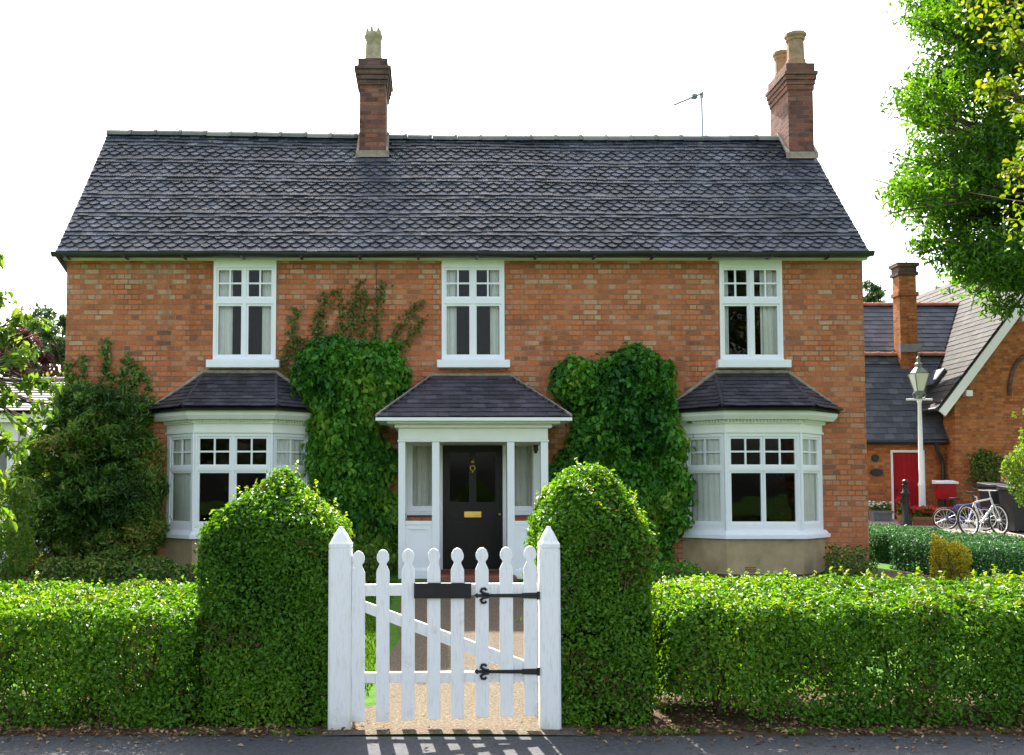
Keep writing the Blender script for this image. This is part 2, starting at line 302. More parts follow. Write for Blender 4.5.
M['box_hedge'] = leaf_mat('blue_green_leaf', [(0, (.020, .07, .022)), (.6, (.036, .11, .030)), (1, (.07, .155, .04))], .28, .2, .55)
M['golden'] = leaf_mat('golden_leaf', [(0, (.32, .30, .02)), (1, (.55, .45, .03))], .35, .4, .5)
M['redflower'] = leaf_mat('red_petal', [(0, (.40, .012, .012)), (1, (.62, .05, .05))], .2, .2, .6)
M['pinkflower'] = leaf_mat('pink_petal', [(0, (.55, .10, .22)), (1, (.75, .35, .45))], .2, .2, .6)
M['whiteflower'] = leaf_mat('white_petal', [(0, (.6, .6, .55)), (1, (.8, .8, .75))], .2, .2, .6)
M['grass_blade'] = leaf_mat('grass_blade', [(0, (.045, .125, .010)), (.6, (.075, .18, .014)), (1, (.13, .21, .025))], .35, .25, .5)
M['dead_leaf'] = leaf_mat('dead_leaf', [(0, (.07, .04, .02)), (.5, (.20, .11, .05)), (.9, (.40, .27, .13)), (1, (.55, .42, .2))], .15, .2, .7)
# ------------------------------------------------------------------ foliage
def np_mesh(name, V, faces_n, idx, rnd, mat, parent=None, origin=None, smooth=False):
    me = bpy.data.meshes.new(name); nf = len(idx)//faces_n
    me.vertices.add(len(V)); me.vertices.foreach_set('co', V.astype(np.float32).ravel())
    me.loops.add(len(idx)); me.loops.foreach_set('vertex_index', idx.astype(np.int32))
    me.polygons.add(nf); me.polygons.foreach_set('loop_start', np.arange(0, len(idx), faces_n, dtype=np.int32))
    if smooth: me.polygons.foreach_set('use_smooth', np.ones(nf, bool))
    a = me.attributes.new('rnd', 'FLOAT', 'FACE'); a.data.foreach_set('value', rnd.astype(np.float32))
    me.update(calc_edges=True); me.validate()
    return link(name, me, mat, parent, origin)
def nrm(a): return a/np.maximum(np.linalg.norm(a, axis=1, keepdims=True), 1e-9)
def wob(P, f, seed=0, oct=3):
    """cheap smooth noise in about -1..1"""
    r = np.random.default_rng(seed); s = np.zeros(len(P)); amp = 1; tot = 0
    for o in range(oct):
        for _ in range(3):
            k = r.normal(size=3); k /= np.linalg.norm(k); s += amp*np.sin(P@k*f*2**o*2.2+r.uniform(0, 6.28))
        tot += amp*1.7; amp *= .6
    return s/tot
def leaves(name, P, Nn, size, mat, parent=None, asp=.5, droop=.3, flat=.8, up=None, fold=.18, rnd=None, four=False, origin=None, curl=.12):
    n = len(P)
    Nn = nrm(nrm(Nn)+RNG.normal(size=(n, 3))*flat*.6)
    t = RNG.normal(size=(n, 3)); t[:, 2] -= droop*2.2
    if up is not None: t = t*.5+up
    t = nrm(t-Nn*(t*Nn).sum(1, keepdims=True)); b = np.cross(Nn, t)
    s = (size*RNG.uniform(.6, 1.25, n))[:, None]; w = s*asp*RNG.uniform(.8, 1.15, n)[:, None]
    base = P-t*s*.5; tip = P+t*s*.5-Nn*s*curl; up_ = Nn*s*fold*RNG.uniform(.2, 1.3, n)[:, None]
    if rnd is None: rnd = RNG.uniform(0, 1, n)
    if four:
        V = np.stack([base, P+b*w*.5+up_, tip, P-b*w*.5+up_], 1).reshape(-1, 3)
        idx = (np.arange(n)[:, None]*4+np.array([0, 1, 2, 0, 2, 3])[None]).ravel(); return np_mesh(name, V, 3, idx, np.repeat(rnd, 2), mat, parent, origin)
    V = np.stack([base, P-t*s*.2+b*w*.45+up_, P+t*s*.18+b*w*.46+up_*.9, tip, P+t*s*.18-b*w*.46+up_*.9, P-t*s*.2-b*w*.45+up_], 1).reshape(-1, 3)
    idx = (np.arange(n)[:, None]*6+np.array([0, 1, 2, 3, 0, 3, 4, 5])[None]).ravel()
    return np_mesh(name, V, 4, idx, np.repeat(rnd, 2), mat, parent, origin)
def sdf_points(n, lo, hi, sdf, shell=.06, hole=None):
    lo = np.array(lo, float); hi = np.array(hi, float); out = []; k = 0
    while k < n:
        p = RNG.uniform(lo, hi, (n*2, 3)); s = sdf(p); acc = (s < 0) & (RNG.uniform(0, 1, len(p)) < np.exp(s/shell))
        p = p[acc]
        if hole is not None: p = p[RNG.uniform(0, 1, len(p)) < hole(p)]
        out.append(p); k += len(p)
    P = np.concatenate(out)[:n]; e = .02; g = np.zeros_like(P); s0 = sdf(P)
    for a in range(3):
        q = P.copy(); q[:, a] += e; g[:, a] = sdf(q)-s0
    return P, nrm(g)
def box_hedge_sdf(x0, x1, y0, y1, z1, fall=.11, seed=1, amp=.03):
    """clipped hedge: upright faces, a top that falls a little to the front, tight shoulders"""
    cx, hx, cy, hy = (x0+x1)/2, (x1-x0)/2, (y0+y1)/2, (y1-y0)/2; k = .045
    def f(P):
        zt = z1-fall*(1-np.clip((P[:, 1]-y0)/(y1-y0), 0, 1))**1.3
        a = np.abs(P[:, 0]-cx)-hx; b = np.abs(P[:, 1]-cy)-hy+.03*np.clip(1-P[:, 2]/.6, 0, 1); c = P[:, 2]-zt
        return k*np.log(np.exp(np.clip(a/k, -30, 30))+np.exp(np.clip(b/k, -30, 30))+np.exp(np.clip(c/k, -30, 30)))+wob(P, 1.6, seed)*amp*.8+wob(P, 7, seed+3, 2)*amp*.6
    return f
def in_poly(P2, poly):
    """signed distance to a polygon: negative outside, positive inside"""
    poly = np.array(poly, float); n = len(poly); d = np.full(len(P2), 1e9); ins = np.zeros(len(P2), bool)
    for i in range(n):
        a = poly[i]; b = poly[(i+1) % n]; e = b-a; w = P2-a
        t = np.clip((w@e)/(e@e), 0, 1); d = np.minimum(d, np.linalg.norm(w-t[:, None]*e, axis=1))
        c = ((a[1] > P2[:, 1]) != (b[1] > P2[:, 1])); x = (b[0]-a[0])*(P2[:, 1]-a[1])/((b[1]-a[1]) if abs(b[1]-a[1]) > 1e-9 else 1e-9)+a[0]
        ins ^= c & (P2[:, 0] < x)
    return np.where(ins, d, -d)
def blanket(n, pix, Y, D, Rr, seed, lump=.12, deep=.08, f=2.6):
    """points of a plant trained against the wall plane Y: outline from pix (pixels at Y), thickness D"""
    poly = [(at(x, y, Y-D*.4).x, at(x, y, Y-D*.4).z) for x, y in pix]; q = np.array(poly); lo = q.min(0); hi = q.max(0); A = []
    def depth(p):
        P3 = np.stack([p[:, 0], p[:, 1]*1.0, p[:, 0]*0], 1)
        d = in_poly(p, poly)+wob(P3, f, seed)*lump; m = np.clip(d/Rr, 0, 1)
        dd = D*np.sqrt(np.clip(1-(1-m)**2, 0, 1)); dd *= np.clip(.85+wob(P3, f*1.2, seed+5, 2)*.22+wob(P3, f*4, seed+6, 2)*.24, .15, 1.5)
        return np.where(d > 0, np.maximum(dd, .02), -1)
    k = 0
    while k < n:
        p = RNG.uniform(lo-.15, hi+.15, (n*2, 2)); dd = depth(p); p = p[dd > 0]; A.append(p); k += len(p)
    p = np.concatenate(A)[:n]; dd = depth(p); e = .03
    gx = (np.maximum(depth(p+[e, 0]), 0)-dd)/e; gz = (np.maximum(depth(p+[0, e]), 0)-dd)/e
    y = Y-.03-np.maximum(dd-RNG.exponential(deep, n), RNG.uniform(0, 1, n)*dd*.7)
    return np.stack([p[:, 0], y, p[:, 1]], 1), nrm(np.stack([-gx, -np.ones(n), -gz], 1))
def stems_mesh(name, roots, mat, parent, h, spread, r0=.015, forks=3, seed=0):
    rr = random.Random(seed)
    def grow(p, d, L, r, lev):
        pts = [p]; q = p.copy(); dd = d.copy()
        for i in range(3):
            dd = (dd+Vector((rr.uniform(-.25, .25), rr.uniform(-.25, .25), rr.uniform(0, .15)))).normalized(); q = q+dd*L/3; pts.append(q.copy())
        mb.tube(pts, [r, r*.9, r*.8, r*.65], 5, False, rr.random())
        if lev > 0:
            for k in range(forks if lev > 1 else 2):
                nd = (dd+Vector((rr.uniform(-1, 1)*spread, rr.uniform(-1, 1)*spread, rr.uniform(0, .4)))).normalized()
                grow(pts[rr.choice([2, 3, 3])], nd, L*.75, r*.6, lev-1)
    for p in roots:
        mb = MB(); grow(Vector(p), Vector((rr.uniform(-.2, .2), rr.uniform(-.2, .2), 1)).normalized(), h*.4, r0*rr.uniform(.7, 1.3), 2); mb.build('stem', mat, parent)
def sprigs(name, pts, L, mat, parent, lsize, per=9, lean=.35):
    """thin upright shoots with paired leaves"""
    P = []; Nn = []; U = []
    for p in pts:
        d = Vector((random.uniform(-lean, lean), random.uniform(-lean, lean), 1)).normalized(); l = L*random.uniform(.5, 1.3); p = Vector(p)
        for i in range(per):
            q = p+d*l*(i+.6)/per; a = random.uniform(0, 6.28); o = Vector((math.cos(a), math.sin(a), .8)).normalized()
            P.append(q+o*lsize*.4); U.append(o); Nn.append((-o.x*.6, -o.y*.6, 1))
    return np.array(P), np.array(Nn), np.array(U)*2
def core(lo, hi, sdf, n, hole=None):
    """leaves in the hedge's inside, so that it stops light like a grown hedge"""
    lo = np.array(lo, float); hi = np.array(hi, float); P = RNG.uniform(lo, hi, (n*3, 3)); P = P[sdf(P) < -.07]
    if hole is not None: P = P[RNG.uniform(0, 1, len(P)) < hole(P)]
    return P[:n]
def clipped(o, P, G, ls, mat, seed, shoots, L, inner=None):
    """leaves of a clipped bush with its young upright shoots, one mesh"""
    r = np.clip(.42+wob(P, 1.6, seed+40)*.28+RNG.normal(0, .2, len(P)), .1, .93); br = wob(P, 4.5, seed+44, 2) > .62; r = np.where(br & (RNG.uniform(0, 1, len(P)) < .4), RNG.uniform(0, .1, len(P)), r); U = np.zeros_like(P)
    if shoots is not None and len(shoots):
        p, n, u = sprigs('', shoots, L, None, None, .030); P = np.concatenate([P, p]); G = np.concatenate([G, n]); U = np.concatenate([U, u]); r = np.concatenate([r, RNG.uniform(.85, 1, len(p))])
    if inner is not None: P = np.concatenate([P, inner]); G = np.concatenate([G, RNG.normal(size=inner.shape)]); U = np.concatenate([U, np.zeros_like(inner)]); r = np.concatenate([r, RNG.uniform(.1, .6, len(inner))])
    t = RNG.normal(size=P.shape); return leaves('foliage', P, G, ls, M[mat], o, .52, .1, 1.0, up=U+t*.5, rnd=r)
# ------------------------------------------------------------------ tiled roof planes
def tiles(mb, mapf, ulen, vlen, gauge, tw, th=.012, shape=lambda k: 0, lim=None, skip=None, jit=.004, seed=3, base=.45, over=.0):
    """real overlapping tiles; mapf(u,v)->(point, normal); lim(v)->(u0,u1) trims hips"""
    rr = random.Random(seed); nrow = int(math.ceil((vlen+over)/gauge))
    for k in range(nrow):
        v0 = -over+k*gauge; v1 = min(v0+gauge*1.9, vlen); sh = shape(k)
        nb = 2.3*th; off = (k % 2)*tw*.5
        c = -1
        while True:
            ua = c*tw+off; c += 1
            if ua > ulen+tw: break
            ub = ua+tw; dv = rr.uniform(-jit, jit)*1.5; dn = rr.uniform(-jit, jit)*.8; gap = rr.uniform(.0008, .003)
            lo, hi = lim(max(v0, 0)+gauge*.5) if lim else (0, ulen)
            a = max(ua+gap, lo); b = min(ub-gap, hi)
            if b-a < .012: continue
            if skip and skip((a+b)/2, v0+gauge*.5): continue
            tin = min(1, max(0, base+rr.gauss(0, .27)))
            if sh == 0: bot = [(a, v0+dv), (b, v0+dv+rr.uniform(-jit, jit))]
            else:
                full = [(ua+gap, v0+gauge*.78), (ua+tw*.10, v0+gauge*.50), (ua+tw*.30, v0+gauge*.15), (ua+tw*.5, v0), (ua+tw*.70, v0+gauge*.15), (ua+tw*.90, v0+gauge*.50), (ub-gap, v0+gauge*.78)]
                bot = [(min(max(u, a), b), v+dv) for u, v in full]
            if v1-v0 < gauge*.3: continue
            def nn(v): return (nb+dn)*(1-(v-v0)/(gauge*1.9))+.001
            top = [(b, v1), (a, v1)]; P = []
            for (u, v) in bot+top:
                p, n = mapf(u, v); P.append(p+n*(nn(v)+th))
            Q = []
            for (u, v) in bot:
                p, n = mapf(u, v); Q.append(p+n*max(nn(v)-th*.2, 0))
            for (u, v) in top:
                p, n = mapf(u, v); Q.append(p+n*nn(v))
            m = len(P); nbp = len(bot)
            mb.add(P+Q, [tuple(range(m))]+[(i, i+m, i+1+m, i+1) for i in range(nbp-1)]+[(m-1, 2*m-1, m, 0), (nbp-1, nbp-1+m, nbp+m, nbp)], tin)
def plane_map(O, U, Vv):
    O = Vector(O); U = Vector(U).normalized(); Vv = Vector(Vv).normalized(); n = U.cross(Vv).normalized()
    return lambda u, v: (O+U*u+Vv*v, n)
def half_round(mb, pts, r, seg=.45, flat=1.0, gap=.02, seed=1):
    """ridge/hip tiles along a line: short half-round lengths with a raised collar"""
    rr = random.Random(seed)
    a, b = Vector(pts[0]), Vector(pts[1]); d = (b-a); Lg = d.length; d.normalize(); n = max(1, int(Lg/seg)); side = d.cross(Vector((0, 0, 1))).normalized(); up = side.cross(d).normalized()
    for i in range(n):
        s0, s1 = i*Lg/n, (i+1)*Lg/n-gap*.3; k = 7; dz = rr.uniform(-.006, .006); tin = min(1, max(0, rr.gauss(.5, .25)))
        for (t0, t1, R_) in ((s0, s1-.05, r), (s1-.05, s1, r*1.13)):
            vs = []
            for t in (t0, t1):
                for j in range(k):
                    p = math.pi*(j/(k-1)); vs.append(a+d*t+side*(math.cos(p)*R_)+up*(math.sin(p)*R_*flat+dz))
            mb.add(vs, [(j, j+1, k+j+1, k+j) for j in range(k-1)]+[tuple(range(k))[::-1], tuple(range(k, 2*k))], tin)
# ------------------------------------------------------------------ ground
def grid(name, xs, ys, zf, mat, kind='structure', thick=0):
    xs = np.asarray(xs, float); ys = np.asarray(ys, float); X, Y = np.meshgrid(xs, ys); Z = zf(X, Y)
    V = np.stack([X, Y, Z], -1).reshape(-1, 3); nx, ny = len(xs), len(ys); f = []
    for j in range(ny-1):
        for i in range(nx-1): f.append((j*nx+i, j*nx+i+1, (j+1)*nx+i+1, (j+1)*nx+i))
    me = bpy.data.meshes.new(name); me.from_pydata([tuple(v) for v in V], [], f); me.polygons.foreach_set('use_smooth', [True]*len(f)); me.update()
    return tag(link(name, me, mat), kind=kind)
def ground_z(X, Y): return np.where(Y < 6.2, -.16, T(X, Y))
M['lawn'] = surf('lawn_turf', (.030, .085, .009), (.065, .14, .014), 7, .95, .1, .6, 90)
M['soil'] = surf('garden_soil', (.045, .028, .018), (.13, .085, .055), 7, .95, .1, .8, 50, dist=.02)
M['asphalt'] = surf('asphalt', None, None, 40, .88, .3, .55, 160, dist=.006, stops=[(.3, (.035, .036, .040)), (.5, (.058, .059, .064)), (.7, (.085, .085, .09)), (.8, (.17, .165, .16))])
M['road'] = surf('road_tarmac', (.04, .04, .043), (.07, .07, .073), 30, .9, .2, .4, 120)
M['kerb'] = surf('kerb_stone', (.25, .24, .23), (.38, .37, .35), 9, .85, .2, .3, 50)
M['gravel'] = surf('gravel_path', None, None, 55, .95, .15, .9, 90, dist=.012, stops=[(.25, (.034, .026, .018)), (.42, (.075, .057, .040)), (.58, (.125, .097, .068)), (.75, (.22, .18, .135))])
M['sand'] = surf('sandy_grit', None, None, 48, .95, .12, 1.0, 70, dist=.02, detail=8, stops=[(.28, (.04, .031, .022)), (.42, (.10, .080, .056)), (.55, (.14, .113, .082)), (.7, (.23, .19, .145))])
M['paving'] = surf('pale_yard_paving', (.20, .17, .135), (.32, .28, .23), 4, .9, .2, .4, 40)
xs = [-150, -60, -25]+[i*1.0 for i in range(-14, 31)]+[45, 80, 150]
ys = [-150, -40, -12, -4, 2, 6.1, 6.25]+[6.6+i*.5 for i in range(50)]+[34, 45, 80, 250]
grid('ground', xs, ys, ground_z, M['lawn'])
mb = MB(); mb.box(-60, 60, -1.85, 6.29, -.15, .006); tag(mb.build('pavement', M['asphalt']), kind='structure')
mb = MB(); mb.box(-60, 60, -2.0, -1.853, -.15, .012); tag(mb.build('kerb', M['kerb'], bevel=.015), kind='structure')
mb = MB(); mb.box(-60, 60, -8.4, -2.003, -.158, -.11); tag(mb.build('road', M['road']), kind='structure')
lx = lambda off: (lambda X, Y: T(X, Y)+off)
grid('flower_bed', np.linspace(-12, -.62, 12), np.linspace(6.3, 7.75, 5), lx(.004), M['soil'])
grid('flower_bed', np.linspace(.92, 14, 14), np.linspace(6.3, 7.75, 5), lx(.004), M['soil'])
grid('wall_bed', np.linspace(-9, -.75, 12), np.linspace(13.7, 15.19, 5), lx(.006), M['soil'])
grid('wall_bed', np.linspace(2.0, 7.6, 12), np.linspace(13.7, 15.19, 5), lx(.006), M['soil'])
# path: curved edges, grit near the gate, gravel towards the porch
def path_sheet(name, y0, y1, m, off):
    ys = np.linspace(y0, y1, 24); V = []; f = []
    for i, y in enumerate(ys):
        w = .06*math.sin(y*2.1)+.03*math.sin(y*5.3); l = -.36+w*.6+.06*max(0, min(1, (y-8)/4)); r = 1.12+w; 
        fl = max(0, 1-(y-6.29)/.9); l -= .36*fl**.5; r -= .22*fl
        for k in range(7): V.append((l+(r-l)*k/6, y, float(T(0, y))+off+.012*math.sin(k/6*math.pi)))
    for i in range(23):
        for k in range(6): f.append((i*7+k, i*7+k+1, (i+1)*7+k+1, (i+1)*7+k))
    me = bpy.data.meshes.new(name); me.from_pydata(V, [], f); me.update(); tag(link(name, me, m), kind='structure')
path_sheet('path', 7.95, 13.6, M['gravel'], .010)
path_sheet('gate_path', 6.29, 7.95, M['sand'], .010)
grid('yard', np.linspace(10.3, 30, 20), np.linspace(20.2, 26.5, 20), lx(.008), M['paving'])
# ------------------------------------------------------------------ the house
YW = 15.2; YE = 14.98; YR = 17.4
XL = ax(64, 420, YW); XR = ax(866, 420, YW); ZG = float(T(0, YW)); ZT = az(257, YW)
house = empty('brick_house', ((XL+XR)/2, YW, ZG), 'two storey orange brick house with dark tiled roof, two bay windows and white porch', 'house')
wcx = [ax(244.75, 310, YW), ax(473, 310, YW), ax(751, 310, YW)]
WW = .97; wz0 = az(360.5, YW); wz1 = az(259.5, YW)
holes = [(c-WW/2, c+WW/2, wz0, wz1) for c in wcx]
bays = [-2.90, 4.90]
bz = lambda y: az(y, 14.72)
for c in bays: holes.append((c-.98, c+.98, bz(535), bz(436)))
dz0 = az(569.5, YW); dzt = az(441, YW)
dx0, dx1 = ax(439, 500, YW), ax(506.5, 500, YW)
holes.append((dx0, dx1, dz0, dzt))
sl = [(ax(406, 480, YW), ax(437, 480, YW)), (ax(509, 480, YW), ax(541, 480, YW))]
slz0 = az(513, YW)
for a, b in sl: holes.append((a, b, slz0, dzt))
mb = MB(); mb.holed((0, YW, 0), (1, 0, 0), (0, -1, 0), XL, XR, -.3, ZT, holes, .24)
GY1 = 19.8
zr = lambda f: az(134, YR)*(1-f)+az(141, YR)*f
for x, d in ((XL, 1), (XR, -1)):
    zz = zr(0 if d > 0 else 1)-.10
    mb.prism([(x, YW+.24, -.3), (x, GY1, -.3), (x, GY1, ZT), (x, YR, zz), (x, YW+.24, ZT)], (d*.24, 0, 0))
mb.box(XL, XR, GY1, GY1+.24, -.3, ZT)
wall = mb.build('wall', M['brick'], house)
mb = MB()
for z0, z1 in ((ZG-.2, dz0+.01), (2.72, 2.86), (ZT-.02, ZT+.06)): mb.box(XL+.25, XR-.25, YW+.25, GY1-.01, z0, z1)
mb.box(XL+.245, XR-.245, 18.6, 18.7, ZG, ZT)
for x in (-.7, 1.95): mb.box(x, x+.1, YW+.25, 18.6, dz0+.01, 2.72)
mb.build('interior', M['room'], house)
# main roof
eL, eR, rL, rR = at(57, 252, YE), at(868, 252, YE), at(108, 135.5, YR), at(807, 142, YR)
ulen = (eR-eL).length; vlen = (rL-eL).length
n0 = (eR-eL).cross(rL-eL).normalized()
def roofmap(u, v):
    s, t = u/ulen, v/vlen
    p = (eL*(1-s)+eR*s)*(1-t)+(rL*(1-s)+rR*s)*t
    p = p+Vector((0, 0, -.045*math.sin(math.pi*s)*t-.012*math.sin(s*17+t*3)*t))-n0*.035*math.sin(math.pi*t)*(.6+.4*math.sin(s*9))
    return p, n0
chim = []   # chimney footprints (x0,x1,y0)
ch1 = (ax(359.5, 120, 16.98), ax(385.8, 120, 16.98), 16.98, 17.85); ch2 = (ax(788.5, 120, 16.95), ax(813.5, 120, 16.95), 16.95, 17.85)
def skip(u, v):
    p, _ = roofmap(u, v)
    return any(c[0]-.02 < p.x < c[1]+.02 and p.y > c[2]-.04 for c in (ch1, ch2))
mb = MB(); g = vlen/32
tiles(mb, roofmap, ulen, vlen, g, .172, .016, lambda k: 0 if (k < 1 or k > 28) else (1 if (k-1) % 5 < 3 else 0), None, skip, .009, over=.05, base=.42)
roof = mb.build('roof', M['tile'], house)
mb = MB()
bk = [Vector((p.x, 2*YR-p.y, p.z)) for p in (eL, eR, rL, rR)]
sag = Vector((0, 0, -.05)); nd = -n0*.05
mb.prism([eL+nd, eR+nd, rR+nd+sag, rL+nd+sag], n0*.03)
mb.prism([bk[1], bk[0], rL+sag*.3, rR+sag*.3], (0, 0, -.05))
mb.build('roof_deck', M['under'], roof)
M['ridge_tint'] = tint_mat('ridge_tint', [(.1, (.11, .115, .11)), (.5, (.22, .22, .19)), (.9, (.36, .35, .29))], .8, .3, 8, ((.3, .29, .2), .6, 4))
rm = rL.lerp(rR, .5)+Vector((0, 0, -.055))
for a, b, s_ in ((rL+Vector((0, 0, -.01)), rm, 1), (rm, rR+Vector((0, 0, -.01)), 4)):
    mb = MB(); half_round(mb, (a, b), .115, .44, seed=s_); mb.build('ridge', M['ridge_tint'], roof)
for (a, b) in ((eL, rL), (eR, rR)):   # bedded verges at both gable ends
    mb = MB(); mb.tube([a+Vector((0, 0, -.035)), a.lerp(b, .5)+Vector((0, 0, -.06)), b+Vector((0, 0, -.05))], .035, 6); mb.build('verge', M['under'], roof)
# fascia, gutter
mb = MB(); ze = eL.z
mb.box(XL-.06, XR+.04, YW-.10, YW-.004, az(261, YW), ze-.05)
for c in wcx: mb.box(c-.66, c+.66, YW-.115, YW-.102, az(261.8, YW), ze-.09)
mb.build('fascia', M['cream'], house)
mb = MB(); k = 8; gx = [eL.x-.06+i*(eR.x-eL.x+.12)/14 for i in range(15)]; vs = []
for i, x in enumerate(gx):
    dz = -.012*math.sin(i*1.7)
    for j in range(k):
        t = math.pi*(j/(k-1)); vs.append((x, YE-.045-.062*math.cos(t), ze-.012-.075*math.sin(t)+dz))
mb.add(vs, [(i*k+j, i*k+j+1, (i+1)*k+j+1, (i+1)*k+j) for i in range(14) for j in range(k-1)]+[tuple(range(k)), tuple(range(14*k, 15*k))[::-1]])
for i in range(14): mb.box(gx[i]+.2, gx[i]+.235, YE-.115, YE+.12, ze-.094, ze-.080)
mb.box(eL.x-.05, eR.x+.05, YE-.02, YW-.105, ze-.06, ze-.035)
mb.prism([(XL-.08, YE-.1, ze-.07), (XL-.08, YW+.3, ze-.26), (XL-.08, YW+.3, ze+.25), (XL-.08, YE, ze-.02)], (.05, 0, 0))
mb.build('gutter', M['gutter'], house)
# chimneys
def chimney(c, zt, k=1.0, cap='brick_soot'):
    x0, x1, y0, y1 = c; zb = 6.6; mb = MB(); mb.box(x0, x1, y0, y1, zb, zt)
    o = mb.build('chimney', M['brick_chimney'], house)
    mb = MB()
    for (dx, za, zb_) in ((.03, -.02, .07), (.055, .071, .15), (.085, .151, .235), (.115, .236, .30)):
        dx *= k; mb.box(x0-dx, x1+dx, y0-dx, y1+dx, zt+za+.001, zt+zb_)
    mb.box(x0-.03, x1+.03, y0-.03, y1+.03, zt+.301, zt+.45)
    mb.build('chimney_cap', M[cap], o, bevel=.008)
    mb = MB(); e = .012; yb = y0-.05
    zs = roofmap((x0+x1)/2-eL.x, vlen*.9)[0]
    zf = eL.z+(y0-eL.y)*(rL.z-eL.z)/(rL.y-eL.y)
    mb.prism([(x0-.06, y0-.02, zf-.06), (x1+.06, y0-.02, zf-.06), (x1+.06, y0-.004, zf+.05), (x0-.06, y0-.004, zf+.05)], (0, -.03, -.02))
    for x in (x0-.045, x1+.004):
        mb.prism([(x, y0-.05, zf-.05), (x, YR, zf+(YR-y0)*1.1), (x, YR, zf+.06+(YR-y0)*1.1), (x, y0-.05, zf+.04)], (.041, 0, 0))
    mb.build('flashing', M['mortar'], o)
    return o
z1 = az(94, 16.98); c1 = chimney(ch1, az(84, 16.98), .8)
zc = az(84, 16.98)+.45; cx = (ch1[0]+ch1[1])/2; cy = 17.2
mb = MB(); mb.lathe((cx, cy, zc-.004), [(.17, 0), (.175, .05), (.15, .09), (.135, .42), (.16, .45), (.165, .50), (.14, .52), (.14, .54)], 14)
for i in range(6):
    a = i*math.pi/3+.3; px_, py_ = cx+.115*math.cos(a), cy+.115*math.sin(a)
    mb.prism([(px_-.03, py_, zc+.53), (px_+.03, py_, zc+.53), (px_+.022, py_, zc+.61), (px_, py_, zc+.65), (px_-.022, py_, zc+.61)], (0, .03, 0))
for i in range(5): mb.lathe((cx+.115*math.cos(i*1.25), cy+.115*math.sin(i*1.25), zc+.09), [(.012, 0), (.02, .05), (.008, .1)], 6)
mb.build('chimney_pot', M['pot'], c1)
zt2 = az(89, 16.95); c2 = chimney(ch2, zt2, .62, 'brick_chimney')
for (dy, s, hz) in ((.14, 1.0, .60), (.70, .85, .52)):
    mb = MB(); cx = (ch2[0]+ch2[1])/2-(.02 if dy < .3 else .06)
    mb.lathe((cx, ch2[2]+dy, zt2+.447), [(.165*s, 0), (.165*s, .05), (.15*s, .055), (.15*s, .11), (.135*s, .13), (.13*s, hz-.16), (.15*s, hz-.14), (.15*s, hz-.10), (.175*s, hz-.07), (.175*s, hz-.02), (.13*s, hz), (.10*s, hz)], 8, square=1)
    mb.build('chimney_pot', M['pot_tan'], c2)
# aerial strapped to the back of the ridge
mb = MB(); a0 = at(703, 141, 17.6); a1 = at(701.5, 92, 17.6)
mb.tube([a0+Vector((0, 0, -.5)), a1], .02, 6); aer = mb.build('tv_aerial', M['alu'], house)
mb = MB(); b0 = at(703, 93, 17.6); b1 = at(674, 105, 17.3)
mb.tube([b0, b1], .015, 5)
for i in range(11):
    p = b0.lerp(b1, i/10); mb.tube([p+Vector((0, -.13, -.02)), p+Vector((0, .13, .02))], .008, 4)
    mb.tube([p+Vector((0, 0, -.09)), p+Vector((0, 0, .09))], .006, 4)
p = b0.lerp(b1, .3); mb.box(p.x-.04, p.x+.04, p.y-.03, p.y+.03, p.z-.04, p.z+.04)
for q in (at(690, 84, 17.6), at(690, 104.5, 17.6)): mb.tube([q+Vector((-.07, 0, 0)), q+Vector((.11, 0, 0))], .006, 4)
mb.tube([at(690, 84, 17.6), at(690, 104.5, 17.6)], .005, 4)
mb.build('antenna_array', M['zinc'], aer)
# curtains
def curtain(x0, x1, z0, z1, y, parent, n=5, amp=.03, mat='curtain', ax_=None, seed=0):
    rr = random.Random(seed+int(x0*100)); k = n*8+1; vs = []; ph = [rr.uniform(-.5, .5) for _ in range(n+2)]
    U = Vector((1, 0, 0)); W = Vector((0, 1, 0)); O = Vector((0, y, 0))
    if ax_: O, U, W = ax_
    for i in range(k):
        t = i/(k-1); x = x0+(x1-x0)*t; d = amp*math.sin(t*n*2*math.pi+ph[int(t*n)]*.6)+amp*.3*math.sin(t*n*4.7)
        for z, s in ((z0, 1.15), ((z0+z1)/2, 1), (z1, .8)): vs.append(O+U*(x+d*.3)+W*(d*s)+Vector((0, 0, z)))
    mb = MB(); mb.add(vs, [(i*3+j, (i+1)*3+j, (i+1)*3+j+1, i*3+j+1) for i in range(k-1) for j in range(2)], None, True)
    return mb.build('curtain', M[mat], parent)
